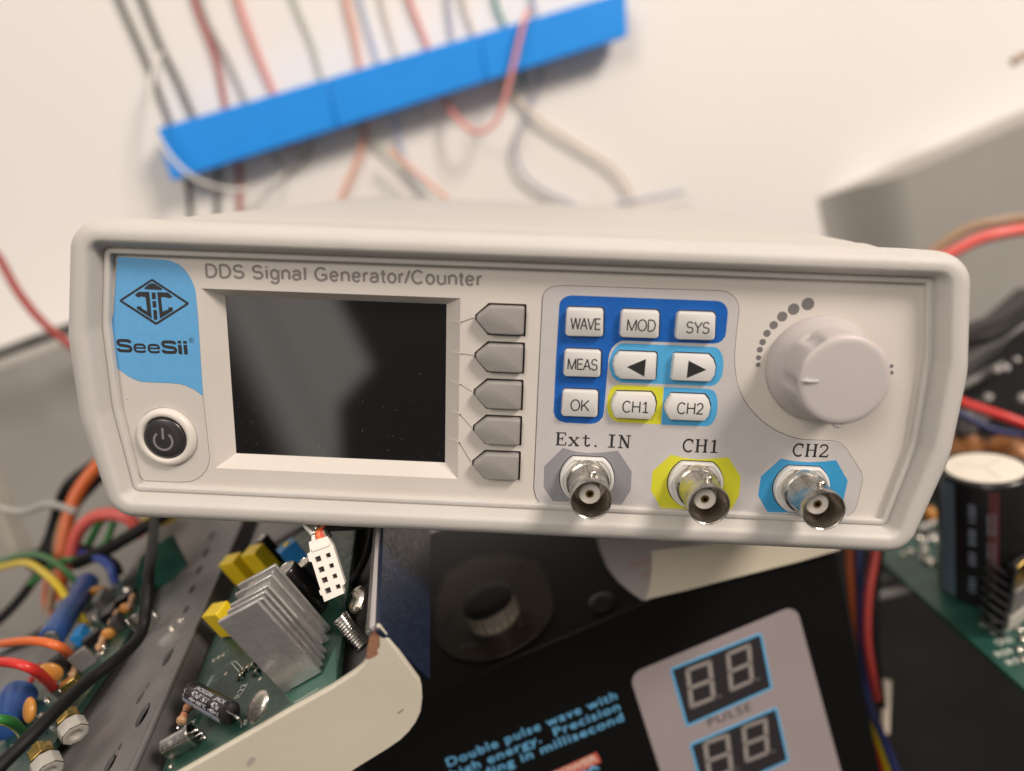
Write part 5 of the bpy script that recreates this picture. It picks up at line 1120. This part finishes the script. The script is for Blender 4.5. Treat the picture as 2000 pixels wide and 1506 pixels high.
mb = MB(); mb.lathe(f.sub(0, 0, Hk), [(rk * 0.984, -1.0), (rk * 0.96, -0.55), (rk * 0.92, -0.2), (rk * 0.86, 0.0), (rk * 0.5, 0.06), (0.01, 0.08)], 48, 0, False, False); mb.build('knob_cap', mat('dark_knob_cap', (0.020, 0.018, 0.017), 0.55), kk)
mb = MB(); text_px(mb, KFW, 'Min', (900, 1269), (932, 1260), (897, 1261), 0.41, th=0.02); mb.build('knob_lettering', mat('faint_print', (0.16, 0.14, 0.13), 0.6), wel)
q = KFW.hit(1175, 1176, 0.1); mb = MB(); mb.lathe(KFW.sub(q[0], q[1], 0), [(4.2, 0.02), (4.1, 0.5), (3.2, 0.9), (1.4, 0.95), (1.3, 0.4), (0.01, 0.4)], 28, 0, False, False); mb.build('screw', 'black', wel, auto=40)
# lilac grey display panel
def wq(l, c=0.0): return [WD.h2(x, y, c) for x, y in l]
pan = wq([(1229, 1318), (1555, 1182), (1668, 1600), (1361, 1730)], 0.25)
dp = flat('display_panel', WD, [roundpoly(pan, [4.2, 4.2, 4, 4], 8)], 0.02, 0.25, 'lilacpanel', wel, bevel=0.05)
def seven(fr_, tl, tr, bl, br, dot, c):
    TLp, TRp, BLp, BRp = [Vector(fr_.h2(x, y, c)) for x, y in (tl, tr, bl, br)]
    def m_(u, v): return tuple((TLp * (1 - u) + TRp * u) * (1 - v) + (BLp * (1 - u) + BRp * u) * v)
    mb = MB(); t = 0.17; g = 0.03; tv = 0.10
    for poly in ([(g, 0), (1 - g, 0), (1 - t, tv), (t, tv)], [(g, 1), (t, 1 - tv), (1 - t, 1 - tv), (1 - g, 1)], [(t * .6, .5), (t, .5 - tv / 2), (1 - t, .5 - tv / 2), (1 - t * .6, .5), (1 - t, .5 + tv / 2), (t, .5 + tv / 2)],
                 [(0, .02), (t, tv + .02), (t, .5 - tv / 2 - .02), (t * .5, .5 - .02), (0, .48)], [(1, .02), (1, .48), (1 - t * .5, .48), (1 - t, .5 - tv / 2 - .02), (1 - t, tv + .02)],
                 [(0, .98), (0, .52), (t * .5, .52), (t, .5 + tv / 2 + .02), (t, 1 - tv - .02)], [(1, .98), (1 - t, 1 - tv - .02), (1 - t, .5 + tv / 2 + .02), (1 - t * .5, .52), (1, .52)]):
        mb.prism(fr_, [m_(*p) for p in poly], c, c + 0.03)
    return mb
def r4p(x, y): return (1150 + .3228 * x, 1020 + .3228 * y)
def display(outer, digits, nm):
    t = thing('digit_display', WD.w(*WD.hit(*outer[0], 0.3)), None, None); setparent(t, wel); t.location = WD.w(*WD.hit(*outer[0], 0.3))
    o_ = wq(outer, 0.4); oc = Vector((sum(p[0] for p in o_) / 4, sum(p[1] for p in o_) / 4))
    orr = roundpoly(o_, 0.8, 4); inn_ = grow(orr, -0.6)
    flat('blue_border', WD, [orr, inn_], 0.26, 0.42, 'dispblue', t)
    flat('display_window', WD, [grow(orr, -0.55)], 0.26, 0.33, 'dispglass', t)
    for (tl, tr, bl, br) in digits:
        seven(WD, r4p(*tl), r4p(*tr), r4p(*bl), r4p(*br), None, 0.335).build('digit', 'segment', t)
    for (tl, tr, bl, br) in digits:
        q = WD.h2(*r4p(br[0] + 22, br[1] - 15), 0.335); mb = MB(); mb.prism(WD, circle(q[0], q[1], 0.55, 14), 0.335, 0.36); mb.build('decimal_point', mat('dim_point', (0.12, 0.10, 0.11), 0.6) if 'dim_point' not in bpy.data.materials else bpy.data.materials['dim_point'], t)
display([r4p(492, 888), r4p(1045, 668), r4p(1112, 1005), r4p(592, 1240)], [((582, 888), (742, 828), (612, 1132), (770, 1068)), ((828, 792), (980, 728), (852, 1030), (1000, 965))], 1)
display([r4p(610, 1345), r4p(1138, 1118), r4p(1212, 1445), r4p(700, 1680)], [((688, 1330), (850, 1272), (722, 1572), (878, 1508)), ((922, 1236), (1080, 1178), (945, 1460), (1095, 1400))], 2)
mb = MB(); text_px(mb, WD, 'PULSE', r4p(728, 1238), r4p(988, 1136), r4p(722, 1186), 0.255, th=0.03, space=1.15); mb.build('panel_lettering', 'ink', wel)
mb = MB()
text_px(mb, WD, 'Double pulse wave with', (876, 1498), (1206, 1365), (870, 1482), 0.02, th=0.05, bold=0.012, ref='D', space=1.14)
text_px(mb, WD, 'high energy.  Precision', (884, 1521), (1212, 1386), (879, 1505), 0.02, th=0.05, bold=0.012, ref='h', space=1.12)
text_px(mb, WD, 'welding in millisecond', (893, 1541), (1219, 1407), (888, 1525), 0.02, th=0.05, bold=0.012, ref='l', space=1.12)
mb.build('blue_lettering', 'bluetext', wel)
mb = MB(); mb.prism(WD, wq([(1070, 1512), (1165, 1469), (1174, 1488), (1080, 1533)]), 0.02, 0.06); pt_ = mb.build('red_badge', 'redink', wel)
mb = MB(); text_px(mb, WD, 'POWER', (1086, 1522), (1168, 1485), (1081, 1509), 0.065, th=0.03, bold=0.03); mb.build('badge_lettering', 'creamink', pt_)
mb = MB(); text_px(mb, WD, '00A', (1116, 1528), (1172, 1501), (1112, 1515), 0.02, th=0.04, bold=0.02); mb.build('rating_lettering', 'bluetext', wel)
# peeling sticker over the top edge
sk = flat('sticker', KFW, [kq([(1150, 1000), (1163, 1042), (1172, 1075), (1186, 1108), (1207, 1135), (1232, 1156), (1252, 1170), (1262, 1171), (1300, 1155), (1420, 1105), (1420, 1000)], 0.35)], 0.05, 0.3, 'label', wel)
mb = MB(); text_px(mb, KFW, 'Note', (1232, 1114), (1284, 1094), (1226, 1099), 0.31, th=0.02); text_px(mb, KFW, 'wh', (1256, 1130), (1284, 1119), (1252, 1119), 0.31, th=0.02); mb.build('sticker_lettering', 'fadedred', sk)
L0 = [(1262, 1171), (1270, 1140), (1274, 1106), (1272, 1082), (1276, 1074)]; R0_ = [(1450, 1126), (1560, 1098), (1632, 1077), (1645, 1071), (1660, 1050)]
fl = [(1261, 1171), (1269, 1146), (1273.5, 1115), (1273.5, 1090), (1272, 1076), (1330, 1069), (1420, 1062), (1660, 1050), (1640, 1074), (1560, 1097), (1440, 1127), (1340, 1153)]
mb = MB(); add_flat(mb, WD, [wq(fl, 3.2)], 3.0, 3.25); mb.build('sticker_flap', 'flap', sk)
